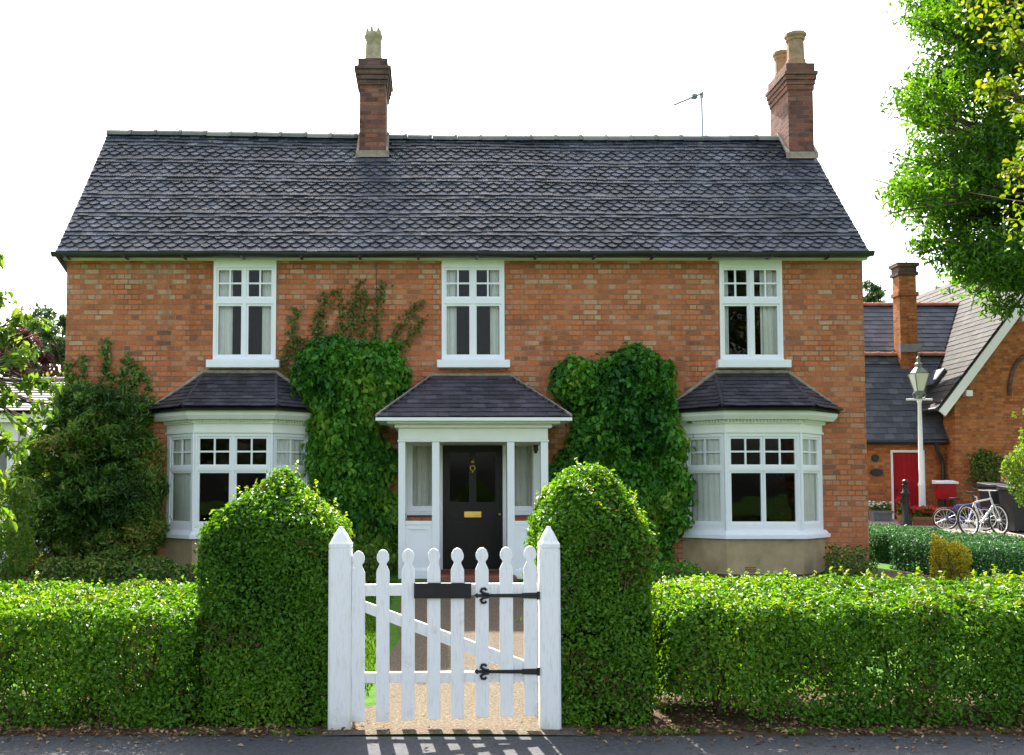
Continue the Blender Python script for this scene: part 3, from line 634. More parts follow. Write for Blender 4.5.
def casement(O, U, N, u0, u1, z0, z1, lights, bars, depth=.07, name='window', parent=None):
    """outer frame with sash rings set 18 mm back and glazing bars; lights: (u0,u1,z0,z1,barred)"""
    O = Vector(O); U = Vector(U).normalized(); Nn = Vector(N).normalized(); s = .034
    mb = MB(); mb.holed(O, U, Nn, u0, u1, z0, z1, [(l[0]-s, l[1]+s, l[2]-s, l[3]+s) for l in lights], depth)
    for l in lights:
        mb.holed(O-Nn*.018, U, Nn, l[0]-s, l[1]+s, l[2]-s, l[3]+s, [(l[0], l[1], l[2], l[3])], .045)
        if l[4]:
            um = (l[0]+l[1])/2; zm = (l[2]+l[3])/2; b = bars/2; Q = O-Nn*.024
            mb.frame(Q, U, -Nn, Vector((0, 0, 1)), um-b, um+b, 0, .03, l[2], l[3]); mb.frame(Q-Nn*.001, U, -Nn, Vector((0, 0, 1)), l[0], l[1], 0, .026, zm-b, zm+b)
    o = mb.build(name, M['white'], parent)
    mb = MB()
    for l in lights:
        P = O-Nn*.046; mb.add([P+U*l[0]+Vector((0, 0, l[2])), P+U*l[1]+Vector((0, 0, l[2])), P+U*l[1]+Vector((0, 0, l[3])), P+U*l[0]+Vector((0, 0, l[3]))], [(0, 1, 2, 3)])
    mb.build('window_pane', M['glass'], o)
    return o
for i, c in enumerate(wcx):
    zh = wz1-wz0; k = zh/101.0   # metres per photo pixel, measured down the frame
    Z = lambda y: wz1-(y-259.5)*k
    L = []
    for (a, b) in ((-.405, -.055), (.055, .405)):
        L.append((a, b, Z(296.5), Z(270), True)); L.append((a, b, Z(354.5), Z(306), False))
    w = casement((c, YW-.012, 0), (1, 0, 0), (0, -1, 0), -WW/2+.004, WW/2-.004, wz0, wz1, L, .026, parent=house)
    mb = MB(); zs = wz0; mb.box(c-.555, c+.555, YW-.15, YW+.02, zs-.125, zs-.004); mb.box(c-WW/2+.01, c+WW/2-.01, YW-.06, YW+.02, zs-.002, zs+.03)
    mb.build('window_sill', M['white'], w, bevel=.012)
    wl, wr = ((.19, .15), (.15, .13), (.09, .22))[i]
    curtain(c-.46, c-.46+wl+.06, wz0-.05, wz1, YW+.12, w, 3, .022, 'curtain', seed=i); curtain(c+.46-wr-.06, c+.46, wz0-.05, wz1, YW+.12, w, 4, .022, 'curtain', seed=i+9)
# bays
def bay(c, label, seed, BW=1.06, FW=.555, D=.50):
    pts = [Vector((c-BW, YW, 0)), Vector((c-FW, YW-D, 0)), Vector((c+FW, YW-D, 0)), Vector((c+BW, YW, 0))]
    Z0, Z1 = bz(531), bz(433); up = (bz(464.5), bz(438.6)); lo = (bz(521.5), bz(473))
    segs = []
    for i in range(3):
        a, b = pts[i], pts[i+1]; U = (b-a).normalized(); Nn = U.cross(Vector((0, 0, 1))); segs.append((a, U, Nn, (b-a).length))
    root = None; mbF = MB(); glass = MB()
    for i, (a, U, Nn, Lg) in enumerate(segs):
        if i == 1: cols = [(.085, .085+.435), (Lg-.085-.435, Lg-.085)]
        else: cols = [(.115, Lg-.10)] if i == 0 else [(.10, Lg-.115)]
        L = [(u0, u1, z0, z1, k == 0) for (u0, u1) in cols for k, (z0, z1) in enumerate((up, lo))]
        s = .034; O = a.copy(); W = Vector((0, 0, 1))
        mbF.holed(O, U, Nn, .001, Lg-.001, Z0, Z1, [(l[0]-s, l[1]+s, l[2]-s, l[3]+s) for l in L], .07)
        for l in L:
            mbF.holed(O-Nn*.016, U, Nn, l[0]-s, l[1]+s, l[2]-s, l[3]+s, [l[:4]], .045)
            if l[4]:
                um = (l[0]+l[1])/2; zm = (l[2]+l[3])/2; Q = O-Nn*.022
                mbF.frame(Q, U, -Nn, W, um-.013, um+.013, 0, .03, l[2], l[3]); mbF.frame(Q-Nn*.001, U, -Nn, W, l[0], l[1], 0, .026, zm-.013, zm+.013)
            P = O-Nn*.044; glass.add([P+U*l[0]+W*l[2], P+U*l[1]+W*l[2], P+U*l[1]+W*l[3], P+U*l[0]+W*l[3]], [(0, 1, 2, 3)])
    for p in pts[1:3]: mbF.tube([Vector((p.x, p.y, Z0)), Vector((p.x, p.y, Z1))], .022, 8)
    root = mbF.build('bay_window', M['white'], house)
    glass.build('window_pane', M['glass'], root)
    def ring(e0, e1, z0, z1, mb, back=0):
        """band following the bay, projecting e0 (bottom) / e1 (top) beyond the frame"""
        def off(e):
            k = e*math.tan(R(22.3)); return [Vector((c-BW-e*1.414, YW-.003, 0)), Vector((c-FW-k, YW-D-e, 0)), Vector((c+FW+k, YW-D-e, 0)), Vector((c+BW+e*1.414, YW-.003, 0))]
        A, B, I = off(e0), off(e1), off(-.06); W = Vector((0, 0, 1))
        vs = [p+W*z0 for p in A]+[p+W*z1 for p in B]+[p+W*z0 for p in I]+[p+W*z1 for p in I]
        f = []
        for i in range(3): f += [(i, i+1, i+5, i+4), (i+1, i, i+8, i+9), (i+4, i+5, i+13, i+12), (i+8, i+12, i+13, i+9)]
        mb.add(vs, f+[(0, 4, 12, 8), (3, 11, 15, 7)])
    mb = MB(); ring(.075, .075, Z0-.115, Z0-.055, mb); ring(.06, .03, Z0-.054, Z0-.001, mb); mb.build('window_sill', M['white'], root, bevel=.006)
    mb = MB(); ring(.012, .012, ZG-.2, Z0-.117, mb); pl = mb.build('plinth', M['render'], root)
    mb = MB()
    for k in range(3): mb.box(c-.30, c-.14, YW-D-.02, YW-D-.009, ZG+.04+k*.03, ZG+.055+k*.03)
    mb.build('air_vent', M['terracotta'], pl)
    ze_ = bz(410.5); zc0 = bz(421.5)
    mb = MB(); ring(.022, .022, Z1+.001, Z1+.03, mb); ring(.006, .006, Z1+.031, zc0-.03, mb); ring(.035, .045, zc0-.03, zc0+.025, mb); ring(.13, .17, zc0+.026, zc0+.085, mb); ring(.172, .18, zc0+.086, ze_-.012, mb)
    def dent(a, b):
        n = int((b-a).length/.05); U = (b-a).normalized(); Nn = U.cross(Vector((0, 0, 1)))
        for i in range(n): mb.frame(a+U*(.01+i*.05)+Nn*.046, U, Nn, Vector((0, 0, 1)), 0, .025, 0, .030, zc0-.006, zc0+.024)
    for i in range(3): dent(pts[i], pts[i+1])
    mb.build('cornice', M['cream'], root)
    # hipped roof: front plane and two splayed sides
    k = .26; e = k*math.tan(R(22.3)); zt = az(374, YW)
    E = [Vector((c-BW-k*1.12, YW-.0, ze_)), Vector((c-FW-e, YW-D-k, ze_)), Vector((c+FW+e, YW-D-k, ze_)), Vector((c+BW+k*1.12, YW, ze_))]
    Tt = [Vector((c-.55, YW, zt)), Vector((c+.55, YW, zt))]
    mbT = MB(); deck = MB(); hips = MB()
    def poly_tiles(bl, br, tr, tl, seed):
        U = (br-bl).normalized(); ul = (br-bl).length; V = (tl-bl); V = (V-U*V.dot(U)); vl = V.length
        uL = (tl-bl).dot(U); uR = (tr-bl).dot(U); mp0 = plane_map(bl, U, V)
        mp = lambda u, v: (mp0(u, v)[0]+mp0(u, v)[1]*(.05*(1-min(max(v, 0)/vl, 1))**3), mp0(u, v)[1])
        tiles(mbT, mp, ul, vl, vl/9.0, .165, .011, lambda k: 0, lambda v: (uL*v/vl, ul+(uR-ul)*v/vl), None, .005, seed, .45, over=.02)
        n = mp0(0, 0)[1]; deck.prism([bl-n*.02, br-n*.02]+([tr-n*.02, tl-n*.02] if (tr-tl).length > .01 else [tl-n*.02]), n*.015)
    poly_tiles(E[1], E[2], Tt[1], Tt[0], seed); poly_tiles(E[0], E[1], Tt[0], Tt[0], seed+1); poly_tiles(E[2], E[3], Tt[1], Tt[1], seed+2)
    deck.build('roof_deck', M['under'], root)
    for a, b in ((E[1], Tt[0]), (E[2], Tt[1])): mbT.tube([a+Vector((0, 0, .058)), a.lerp(b, .35)+Vector((0, 0, .03)), a.lerp(b, .7)+Vector((0, 0, .012)), b+Vector((0, 0, .01))], .03, 6)
    for a, b in ((E[0], Tt[0]), (E[3], Tt[1]), (Tt[0], Tt[1])):
        d = Vector((0, -.03, .03)); hips.tube([a+d, a.lerp(b, .5)+d, b+d], .034, 6)
    mbT.build('bay_roof', M['tile_bay'], root); hips.build('hip_flashing', M['mortar'], root)
    # curtains inside the splayed lights
    for i, span in ((0, (-.02, .62)), (2, (.08, .74))):
        a, U, Nn, Lg = segs[i]; curtain(span[0], span[1], Z0-.02, Z1, 0, root, 7, .016, 'curtain', (a-Nn*.070, U, -Nn), seed)
    return root
b1 = bay(bays[0], '', 20, 1.10, .575); b2 = bay(bays[1], '', 40)
# porch
PCX = ax(472.8, 440, 14.1); PY0 = 14.05
po = [ax(398.3, 480, PY0), ax(405.2, 480, PY0), ax(432, 480, PY0), ax(439.5, 480, PY0), ax(507.3, 480, PY0), ax(514.6, 480, PY0), ax(541, 480, PY0), ax(548.3, 480, PY0)]
pz0 = float(T(0, PY0)); pzt = az(442, PY0); rail = az(521, PY0)
mb = MB()
for i in (0, 2, 4, 6): mb.box(po[i], po[i+1], PY0, PY0+.105, pz0-.05, pzt)
for x0, x1 in ((po[1], po[2]), (po[5], po[6])): 
    mb.box(x0+.001, x1-.001, PY0+.012, PY0+.09, rail-.055, rail)
    mb.box(x0+.001, x1-.001, PY0+.03, PY0+.08, pz0+.02, rail-.056)
    mb.holed((0, PY0+.018, 0), (1, 0, 0), (0, -1, 0), x0+.001, x1-.001, pz0+.02, rail-.056, [(x0+.055, x1-.055, pz0+.14, rail-.12)], .011)
    mb.box(x0-.0, x1+.0, PY0+.004, PY0+.03, pz0-.05, pz0+.12)
# side walls of the porch: dado, rail, rear posts
for x0, x1 in ((po[0], po[1]), (po[6], po[7])):
    mb.box(x0+.02, x1-.02, PY0+.107, YW-.102, pz0-.05, rail-.03); mb.box(x0, x1, PY0+.107, YW-.102, rail-.029, rail+.02); mb.box(x0, x1, YW-.1, YW-.004, pz0-.05, pzt)
porch = mb.build('porch', M['white'], house, bevel=.004)
mb = MB(); zf = pzt
xa, xb = po[0], po[7]
def slab(e, z0, z1): mb.box(xa-e, xb+e, PY0-e, YW-.004, z0, z1)
slab(.012, zf+.001, zf+.03); slab(.0, zf+.031, az(428, PY0)); slab(.05, az(428, PY0)+.001, az(425, PY0)+.01); slab(.155, az(425, PY0)+.012, az(419, PY0)+.0)
mb.build('porch_cornice', M['cream'], porch, bevel=.006)
mb = MB(); ze_ = az(417.5, 13.83); E = [Vector((ax(376, 417, 13.83), 13.83, ze_)), Vector((ax(571.5, 417, 13.83), 13.83, ze_))]
zt = az(377, YW); Tp = [Vector((ax(432, 377, YW), YW, zt)), Vector((ax(509, 377, YW), YW, zt))]
B0, B1 = Vector((E[0].x, YW, ze_)), Vector((E[1].x, YW, ze_))
deck = MB()
def ptile(bl, br, tr, tl, seed):
    U = (br-bl).normalized(); ul = (br-bl).length; V = tl-bl; V = V-U*V.dot(U); vl = V.length; uL = (tl-bl).dot(U); uR = (tr-bl).dot(U)
    mp = plane_map(bl, U, V); tiles(mb, mp, ul, vl, vl/10, .17, .011, lambda k: 0, lambda v: (uL*v/vl, ul+(uR-ul)*v/vl), None, .004, seed, .5, over=.02)
    n = mp(0, 0)[1]; deck.prism([bl-n*.02, br-n*.02]+([tr-n*.02, tl-n*.02] if (tr-tl).length > .01 else [tl-n*.02]), n*.015)
ptile(E[0], E[1], Tp[1], Tp[0], 60); ptile(B0, E[0], Tp[0], Tp[0], 61); ptile(E[1], B1, Tp[1], Tp[1], 62)
mb.build('porch_roof', M['tile_bay'], porch); deck.build('roof_deck', M['under'], porch)
mb = MB(); up = Vector((0, 0, .03))
for a, b in ((E[0], Tp[0]), (E[1], Tp[1])): mb.tube([a+up, b+up], .022, 6)
d = Vector((0, -.025, .03))
for a, b in ((Tp[0], Tp[1]), (B0, Tp[0]), (B1, Tp[1])): mb.tube([a+d, b+d], .03, 6)
mb.build('hip_flashing', M['mortar'], porch)
mb = MB(); mb.box(E[0].x-.005, E[1].x+.005, 13.80, 13.835, ze_-.045, ze_+.0); mb.box(E[0].x+.005, E[1].x-.005, 13.836, YW-.004, ze_-.04, ze_-.02)
mb.build('eaves_board', M['white'], porch)
mb = MB(); mb.box(po[1]+.01, po[6]-.01, PY0+.11, YW-.104, pz0-.1, dz0-.003); mb.box(po[3]+.002, po[4]-.002, PY0-.02, PY0+.107, pz0-.1, dz0-.012); mb.box(po[3]-.1, po[4]+.1, PY0-.34, PY0-.022, pz0-.1, pz0+.06)
mb.build('step', M['step'], porch, bevel=.01)
# door
dw = dx1-dx0; fw = .055; a, b = dx0+fw, dx1-fw; h = dzt-dz0; yd = YW+.06; W = b-a
zl = az(506, YW); 
pan = [(a+.11, a+W/2-.055, zl+.06, dzt-.17), (a+W/2+.055, b-.11, zl+.06, dzt-.17)]; low = [(a+.11, a+W/2-.055, dz0+.20, zl-.20), (a+W/2+.055, b-.11, dz0+.20, zl-.20)]
mb = MB(); mb.holed((0, yd, 0), (1, 0, 0), (0, -1, 0), a+.002, b-.002, dz0+.005, dzt-fw-.003, pan+low, .045)
for p in low:
    mb.box(p[0], p[1], yd+.02, yd+.04, p[2], p[3]); mb.box(p[0]+.05, p[1]-.05, yd+.010, yd+.019, p[2]+.05, p[3]-.05)
door = mb.build('front_door', M['door_black'], house)
mb = MB()
for p in pan: mb.add([(p[0], yd+.025, p[2]), (p[1], yd+.025, p[2]), (p[1], yd+.025, p[3]), (p[0], yd+.025, p[3])], [(0, 1, 2, 3)])
mb.build('door_pane', M['glass'], door)
mb = MB(); mb.holed((0, YW+.0, 0), (1, 0, 0), (0, -1, 0), dx0+.002, dx1-.002, dz0, dzt-.002, [(a, b, dz0-.01, dzt-fw)], .11); mb.build('door_frame', M['white'], door)
xm = (a+b)/2; zb = az(514.5, YW)
mb = MB(); mb.box(ax(464.3, 514, YW), ax(481.5, 514, YW), yd-.012, yd-.001, zb-.045, zb+.045); mb.box(ax(466, 514, YW), ax(480, 514, YW), yd-.018, yd-.0125, zb-.022, zb+.022); mb.build('letterbox', M['brass'], door, bevel=.004)
mb = MB(); zk = az(468, YW); mb.lathe((xm, yd-.02, zk+.06), [(.004, 0), (.03, .01), (.036, .04), (.02, .07), (.008, .08)], 10); mb.torus((xm, yd-.028, zk+.0), (1, 0, 0), (0, 0, 1), .036, .009, 20, 6)
mb.lathe((xm, yd-.02, zk-.085), [(.006, 0), (.018, .015), (.018, .035), (.008, .05)], 10); mb.tube([(xm, yd-.02, zk+.1), (xm, yd-.02, zk+.14)], .012, 6); mb.build('door_knocker', M['brass'], door)
mb = MB(); mb.lathe((b-.05, yd-.03, zb-.02), [(.01, 0), (.026, .012), (.026, .03), (.01, .042)], 10); mb.build('door_knob', M['brass'], door)
for k, (x0, x1) in enumerate(sl):
    g = (ax(412.5, 470, YW)-x0, ax(432.5, 470, YW)-x0) if k == 0 else (ax(514.5, 470, YW)-x0, ax(532, 470, YW)-x0)
    w = casement((x0, YW-.02, 0), (1, 0, 0), (0, -1, 0), .003, x1-x0-.003, slz0+.03, dzt-.003, [(g[0], g[1], az(506, YW), az(446, YW), False)], .02, name='sidelight', parent=house)
    mb = MB(); mb.box(x0-.02, x1+.02, YW-.07, YW+.02, slz0-.03, slz0+.028); mb.build('window_sill', M['white'], w)
    curtain(x0+.05, x1-.05 if k == 0 else x1-.02, slz0, dzt, YW+.17, w, 5, .018, 'curtain_back', seed=k+70)
mb = MB(); q = at(535.5, 447, YW-.06); mb.box(q.x-.035, q.x+.035, YW-.12, YW-.022, q.z-.06, q.z+.05); mb.lathe((q.x, YW-.07, q.z-.11), [(.02, 0), (.04, .02), (.04, .05)], 8); mb.build('porch_light', M['iron'], house)
# cable clipped down the wall
mb = MB(); mb.tube([at(376, 262, YW-.008), at(376.6, 300, YW-.008), at(376, 345, YW-.008)], .005, 5); mb.build('cable', M['gutter'], house)
# ------------------------------------------------------------------ gate and posts
YG = 6.43
def post(pxl, pxr, label):
    xa, xb = ax(pxl, 640, YG), ax(pxr, 640, YG); w = xb-xa; xc = (xa+xb)/2
    o = empty('gate_post', (xc, YG+w/2, 0), label, 'gate post', 'white gate posts')
    zs = az(546, YG); zt = az(526.5, YG+w/2); mb = MB(); h = w/2; y = YG+h
    c = .014
    def ringp(e, z): 
        q = h-e; return [(xc-q+c, y-q, z), (xc+q-c, y-q, z), (xc+q, y-q+c, z), (xc+q, y+q-c, z), (xc+q-c, y+q, z), (xc-q+c, y+q, z), (xc-q, y+q-c, z), (xc-q, y-q+c, z)]
    prof = [(0, -.05), (0, zs-.022), (.004, zs-.02), (.004, zs-.014), (0, zs-.012), (0, zs+.012), (.012, zs+.03), (h*.45, zs+(zt-zs)*.60), (h*.80, zs+(zt-zs)*.93), (h*.97-.0, zt)]
    vs = []
    for e, z in prof:
        e = min(e, h-c-.001); vs += ringp(e, z)
    n = len(prof); mb.add(vs, [(i*8+j, i*8+(j+1) % 8, (i+1)*8+(j+1) % 8, (i+1)*8+j) for i in range(n-1) for j in range(8)]+[tuple(range((n-1)*8, n*8))])
    mb.build('post', M['gate_white'], o)
    return o, xa, xb
gpL, gx0, gx0b = post(328, 351, 'white pointed post that the latch side of the gate closes against')
gpR, gx1, gx1b = post(540, 561, 'white pointed post that carries the two iron gate hinges')
mb = MB(); mb.box(gx0b+.001, gx0b+.014, YG+.02, YG+.06, az(583, YG), az(556, YG)); mb.build('latch_keep', M['gate_white'], gpL)
yf = YG+.012
gate = empty('picket_gate', ((gx0b+gx1)/2, yf+.02, 0.05), 'white picket gate with round topped pickets and black iron strap hinges', 'gate')
# eight pickets, turned heads
cxs = [358.6, 383.2, 408.6, 432.8, 456.6, 481.2, 505.6, 529.8]; tops = [551, 549.5, 549, 548.3, 548, 547.5, 547, 546]; bots = [722, 721.5, 720.5, 719.5, 719, 718, 717, 716]
for i, (cx, ty, by) in enumerate(zip(cxs, tops, bots)):
    x = ax(cx+(1 if cx > 430 else -.5), 650, yf); zt, zb = az(ty, yf), az(by, yf); w = .0425
    half = [(w, zb), (w, zt-.145), (w*.93, zt-.134), (w*.62, zt-.105), (w*.54, zt-.094), (w*.60, zt-.086), (w*.84, zt-.074), (w*.95, zt-.055), (w*.90, zt-.036), (w*.64, zt-.014), (w*.30, zt-.003)]
    pts = [(x+a, yf, z) for a, z in half]+[(x, yf, zt)]+[(x-a, yf, z) for a, z in half[::-1]]
    mb = MB(); mb.prism(pts, (0, .022, 0)); mb.build('picket', M['gate_white'], gate, bevel=.003)
xl, xr = ax(351.5, 650, yf), ax(538.5, 650, yf)
for (ya, yb) in ((585, 596.5), (673.5, 684)):
    mb = MB(); mb.prism([(xl, yf+.023, az(yb, yf)), (xr, yf+.023, az(yb-1.5, yf)), (xr, yf+.023, az(ya-1.5, yf)), (xl, yf+.023, az(ya, yf))], (0, .038, 0)); mb.build('rail', M['gate_white'], gate, bevel=.003)
mb = MB(); yb_ = yf+.0235
mb.prism([at(353, 597, yb_), at(353, 608, yb_), at(524, 675, yb_), at(538, 672, yb_), at(538, 665.5, yb_)], (0, .03, 0)); mb.build('brace', M['gate_white'], gate, bevel=.002)
mb = MB(); yp = yf-.024; mb.box(ax(414, 590, yp), ax(471.3, 590, yp), yp, yp+.023, az(598.5, yp), az(583, yp)); mb.build('name_board', M['plate'], gate, bevel=.004)
for yy in (595.5, 671.5):
    mb = MB(); y = yf-.001; P = lambda px, dy: at(px, yy+dy, y)
    L_ = [(474, 0), (477, -2.6), (480, 0), (477, 2.6)]; mb.prism([P(a, b) for a, b in L_], (0, -.007, 0))
    mb.prism([P(479, -1.5), P(479, 1.5), P(522, 1.9), P(522, -1.9)], (0, -.006, 0)); mb.prism([P(521.9, -2.6), P(521.9, 2.6), P(537, 3), P(537, -3)], (0, -.0075, 0))
    for s in (-1, 1):
        mb.tube([P(489, s*1.2)+Vector((0, -.006, 0)), P(483.5, s*2.2)+Vector((0, -.006, 0)), P(480.8, s*4.4)+Vector((0, -.006, 0)), P(482, s*7)+Vector((0, -.006, 0)), P(485, s*7.2)+Vector((0, -.006, 0)), P(486.4, s*5.4)+Vector((0, -.006, 0))], [.009, .009, .010, .009, .008, .008], 6)
    for px_ in (491, 500, 510, 518): mb.lathe(P(px_, 0)+Vector((0, -.006, -.004)), [(.004, 0), (.007, .004), (.004, .008)], 6)
    mb.tube([P(538.5, -4), P(538.5, 4)], .009, 8)
    mb.build('strap_hinge', M['iron'], gate)
# ------------------------------------------------------------------ front hedges
def lean_roots(x0, x1, y0, y1, n): return [(random.uniform(x0, x1), random.uniform(y0, y1), -.02) for _ in range(n)]
def hedge(label, x0, x1, y0, y1, z1, n, seed, mat='privet', ls=.036, fall=.11, spr=0, group='front boundary hedges', stems=20, hole=.22, z0=0.0, cat='hedge'):
    o = empty('privet_hedge' if mat == 'privet' else 'clipped_hedge', ((x0+x1)/2, (y0+y1)/2, z0), label, cat, group)
    sdf = box_hedge_sdf(x0, x1, y0, y1, z1, fall, seed)
    hl = (lambda P: np.clip((P[:, 2]-z0-.02)/.36+wob(P, 1.7, seed+9)*1.0+hole, .03, 1)*np.clip(.85+wob(P, 6, seed+12, 2)*.7, .25, 1)) if hole else None
    P, G = sdf_points(n, (x0, y0, z0), (x1, y1, z1+.06), sdf, .055, hl)
    P += G*RNG.exponential(.010, len(P))[:, None]
    q = P[P[:, 2] > z1-.16]; q = q[RNG.choice(len(q), spr, replace=False)] if spr else None
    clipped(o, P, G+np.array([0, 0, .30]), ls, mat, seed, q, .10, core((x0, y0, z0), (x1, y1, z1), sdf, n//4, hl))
    stems_mesh('stems', [(random.uniform(x0+.08, x1-.08), random.uniform(y0+.2, y1-.2), z0-.02) for _ in range(stems)], M['twig'], o, (z1-z0)*.85, .6, .014, 3, seed)
    return o
hedge('long privet hedge on the left of the gate, shaded front and sunlit top', -7.0, -1.49, 6.48, 7.45, .855, 90000, 21, spr=70, stems=34, hole=.8)
hedge('long privet hedge on the right of the gate with bare stems at its foot', 1.56, 8.0, 6.50, 7.55, .875, 122000, 33, spr=190, stems=40)
def topiary(label, x0, x1, y0, y1, zs, zt, pw, n, seed, ls=.034, spr=26):
    xc, yc, hx, hy = (x0+x1)/2, (y0+y1)/2, (x1-x0)/2, (y1-y0)/2
    o = empty('topiary_bush', (xc, yc, 0), label, 'topiary', 'clipped bushes flanking the gate')
    def sdf(P):
        u, v = np.abs(P[:, 0]-xc)/hx, np.abs(P[:, 1]-yc)/hy; m = (np.clip(u, 0, 1.2)**4+np.clip(v, 0, 1.2)**4)**.25
        ztop = zt-(zt-zs)*np.clip(m, 0, 1.2)**pw; tp = .965+.035*np.clip(P[:, 2]/.7, 0, 1)
        return np.maximum(np.maximum(np.abs(P[:, 0]-xc)-hx*tp, np.abs(P[:, 1]-yc)-hy*tp), (P[:, 2]-ztop)*.75)+wob(P, 2.5, seed)*.022+wob(P, 9, seed+1, 2)*.016
    hl = lambda P: np.clip((P[:, 2]-.0)/.28+wob(P, 2.2, seed+9)*.5+.2, .05, 1)*np.clip(.85+wob(P, 6, seed+12, 2)*.7, .25, 1)
    P, G = sdf_points(n, (x0-.03, y0-.03, 0), (x1+.03, y1+.03, zt+.05), sdf, .05, hl)
    P += G*RNG.exponential(.009, len(P))[:, None]
    q = P[P[:, 2] > zs-.1]; q = q[RNG.choice(len(q), spr, replace=False)]
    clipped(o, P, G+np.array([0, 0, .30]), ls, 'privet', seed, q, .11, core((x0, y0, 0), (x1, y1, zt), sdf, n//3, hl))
    stems_mesh('stems', [(random.uniform(x0+.25, x1-.25), random.uniform(y0+.25, y1-.25), -.02) for _ in range(9)], M['twig'], o, zt*.68, .35, .02, 3, seed)
topiary('broad clipped bush with a blunt pyramid top left of the picket gate', -1.485, -.585, 6.52, 7.38, 1.295, 1.675, 1.15, 66000, 51)
topiary('narrower clipped bush with a rounded dome top right of the picket gate', .735, 1.44, 6.52, 7.42, 1.33, 1.69, 2.0, 60000, 61, spr=44)
# ------------------------------------------------------------------ plants against the house
def wall_plant(name, label, cat, pix, Y, D, n, seed, mat, ls, group=None, Rr=.5, lump=.12, asp=.6, droop=.9, base=None, stem_n=6, flat=.8):
    bx = at(sum(p[0] for p in pix)/len(pix), 560, Y).x
    o = empty(name, (bx, Y-.25, float(T(0, Y-.25))), label, cat, group)
    P, G = blanket(n, pix, Y, D, Rr, seed, lump)
    P[:, 2] = np.maximum(P[:, 2], T(0, P[:, 1])+.02)
    P += G*RNG.exponential(.03, len(P))[:, None]*(RNG.uniform(0, 1, len(P)) < .5)[:, None]
    rn = np.clip(.45+wob(P, 1.8, seed+40)*.5+RNG.normal(0, .18, len(P)), 0, 1)
    leaves('foliage', P, G+np.array([0, 0, .35]), ls, M[mat], o, asp, droop, flat, rnd=rn)
    stems_mesh('stems', [(bx+random.uniform(-.3, .3), Y-.08-random.uniform(0, .1), o.location.z-.02) for _ in range(stem_n)], M['bark'], o, 1.7, .3, .02, 2, seed)
    return o
ivyL = wall_plant('climbing_plant', 'glossy green climber with a domed top left of the porch', 'climber', [(318, 570), (306, 520), (312, 470), (306, 440), (300, 410), (292, 385), (296, 362), (312, 345), (338, 334), (370, 333), (396, 342), (411, 362), (411, 386), (400, 404), (384, 416), (380, 440), (392, 470), (396, 520), (398, 590), (340, 592)], YW, .6, 17000, 71, 'creeper', .105, 'climbers on the house wall', lump=.17)
ivyR = wall_plant('climbing_plant', 'dense dark green climber with a square top between porch and bay window', 'climber', [(556, 575), (560, 520), (560, 470), (562, 440), (576, 410), (562, 385), (566, 362), (584, 353), (600, 356), (622, 349), (645, 356), (668, 370), (682, 395), (676, 420), (684, 450), (690, 490), (688, 525), (668, 552), (640, 575)], YW, .6, 20000, 81, 'creeper', .105, 'climbers on the house wall', lump=.17)
shr = wall_plant('wall_shrub', 'big dark feathery shrub against the left end of the house', 'shrub', [(8, 590), (6, 540), (10, 500), (10, 460), (28, 425), (54, 404), (78, 388), (96, 392), (120, 400), (138, 396), (150, 420), (156, 450), (152, 500), (156, 545), (152, 592)], YW, 1.2, 34000, 91, 'shrub', .10, Rr=.6, lump=.2, asp=.30, droop=.3, stem_n=10, flat=1.6)
def tendrils(parent, lines, Y, mat, ls, per, w):
    """shoots fastened to the brickwork"""
    for ln in lines:
        P = []; mb = MB()
        pts = [at(x, y, Y-.02) for x, y in ln]; mb.tube(pts, [.006]*(len(pts)-1)+[.002], 4, False)
        for a, b in zip(pts[:-1], pts[1:]):
            m = max(2, int((b-a).length*per))
            for i in range(m):
                q = a.lerp(b, random.random()); P.append((q.x+random.gauss(0, w), Y-.025-abs(random.gauss(0, .03)), q.z+random.gauss(0, w*.7)))
        P = np.array(P); o = mb.build('wall_shoot', M['bark'], parent)
        leaves('shoot_leaves', P, np.tile([0, -1, .5], (len(P), 1)), ls, M[mat], o, .6, .6, .9)
tendrils(ivyL, [[(296, 365), (292, 330), (297, 308)], [(300, 352), (304, 340), (288, 348), (284, 362)], [(315, 350), (322, 318), (326, 293)], [(340, 340), (343, 310), (338, 292)], [(350, 338), (355, 305), (361, 280)], [(362, 338), (366, 300), (365, 290)], [(376, 340), (378, 305), (383, 283)], [(388, 345), (402, 325), (412, 310), (422, 302)], [(398, 352), (410, 335), (424, 318)], [(290, 375), (284, 368), (281, 360)], [(320, 345), (316, 330), (318, 312)]], YW, 'vine', .058, 190, .05)
tendrils(shr, [[(90, 402), (84, 375), (86, 355)], [(126, 402), (122, 378), (128, 356)], [(60, 415), (56, 392), (50, 374)], [(145, 410), (148, 385), (144, 372)], [(96, 400), (104, 372), (109, 338)], [(70, 410), (66, 380), (70, 362)], [(120, 405), (132, 385), (141, 368)], [(110, 405), (113, 380), (103, 350)], [(138, 405), (136, 385), (134, 360)], [(82, 400), (76, 385), (72, 372)], [(150, 420), (156, 405), (150, 398)]], YW, 'shrub', .07, 150, .04)
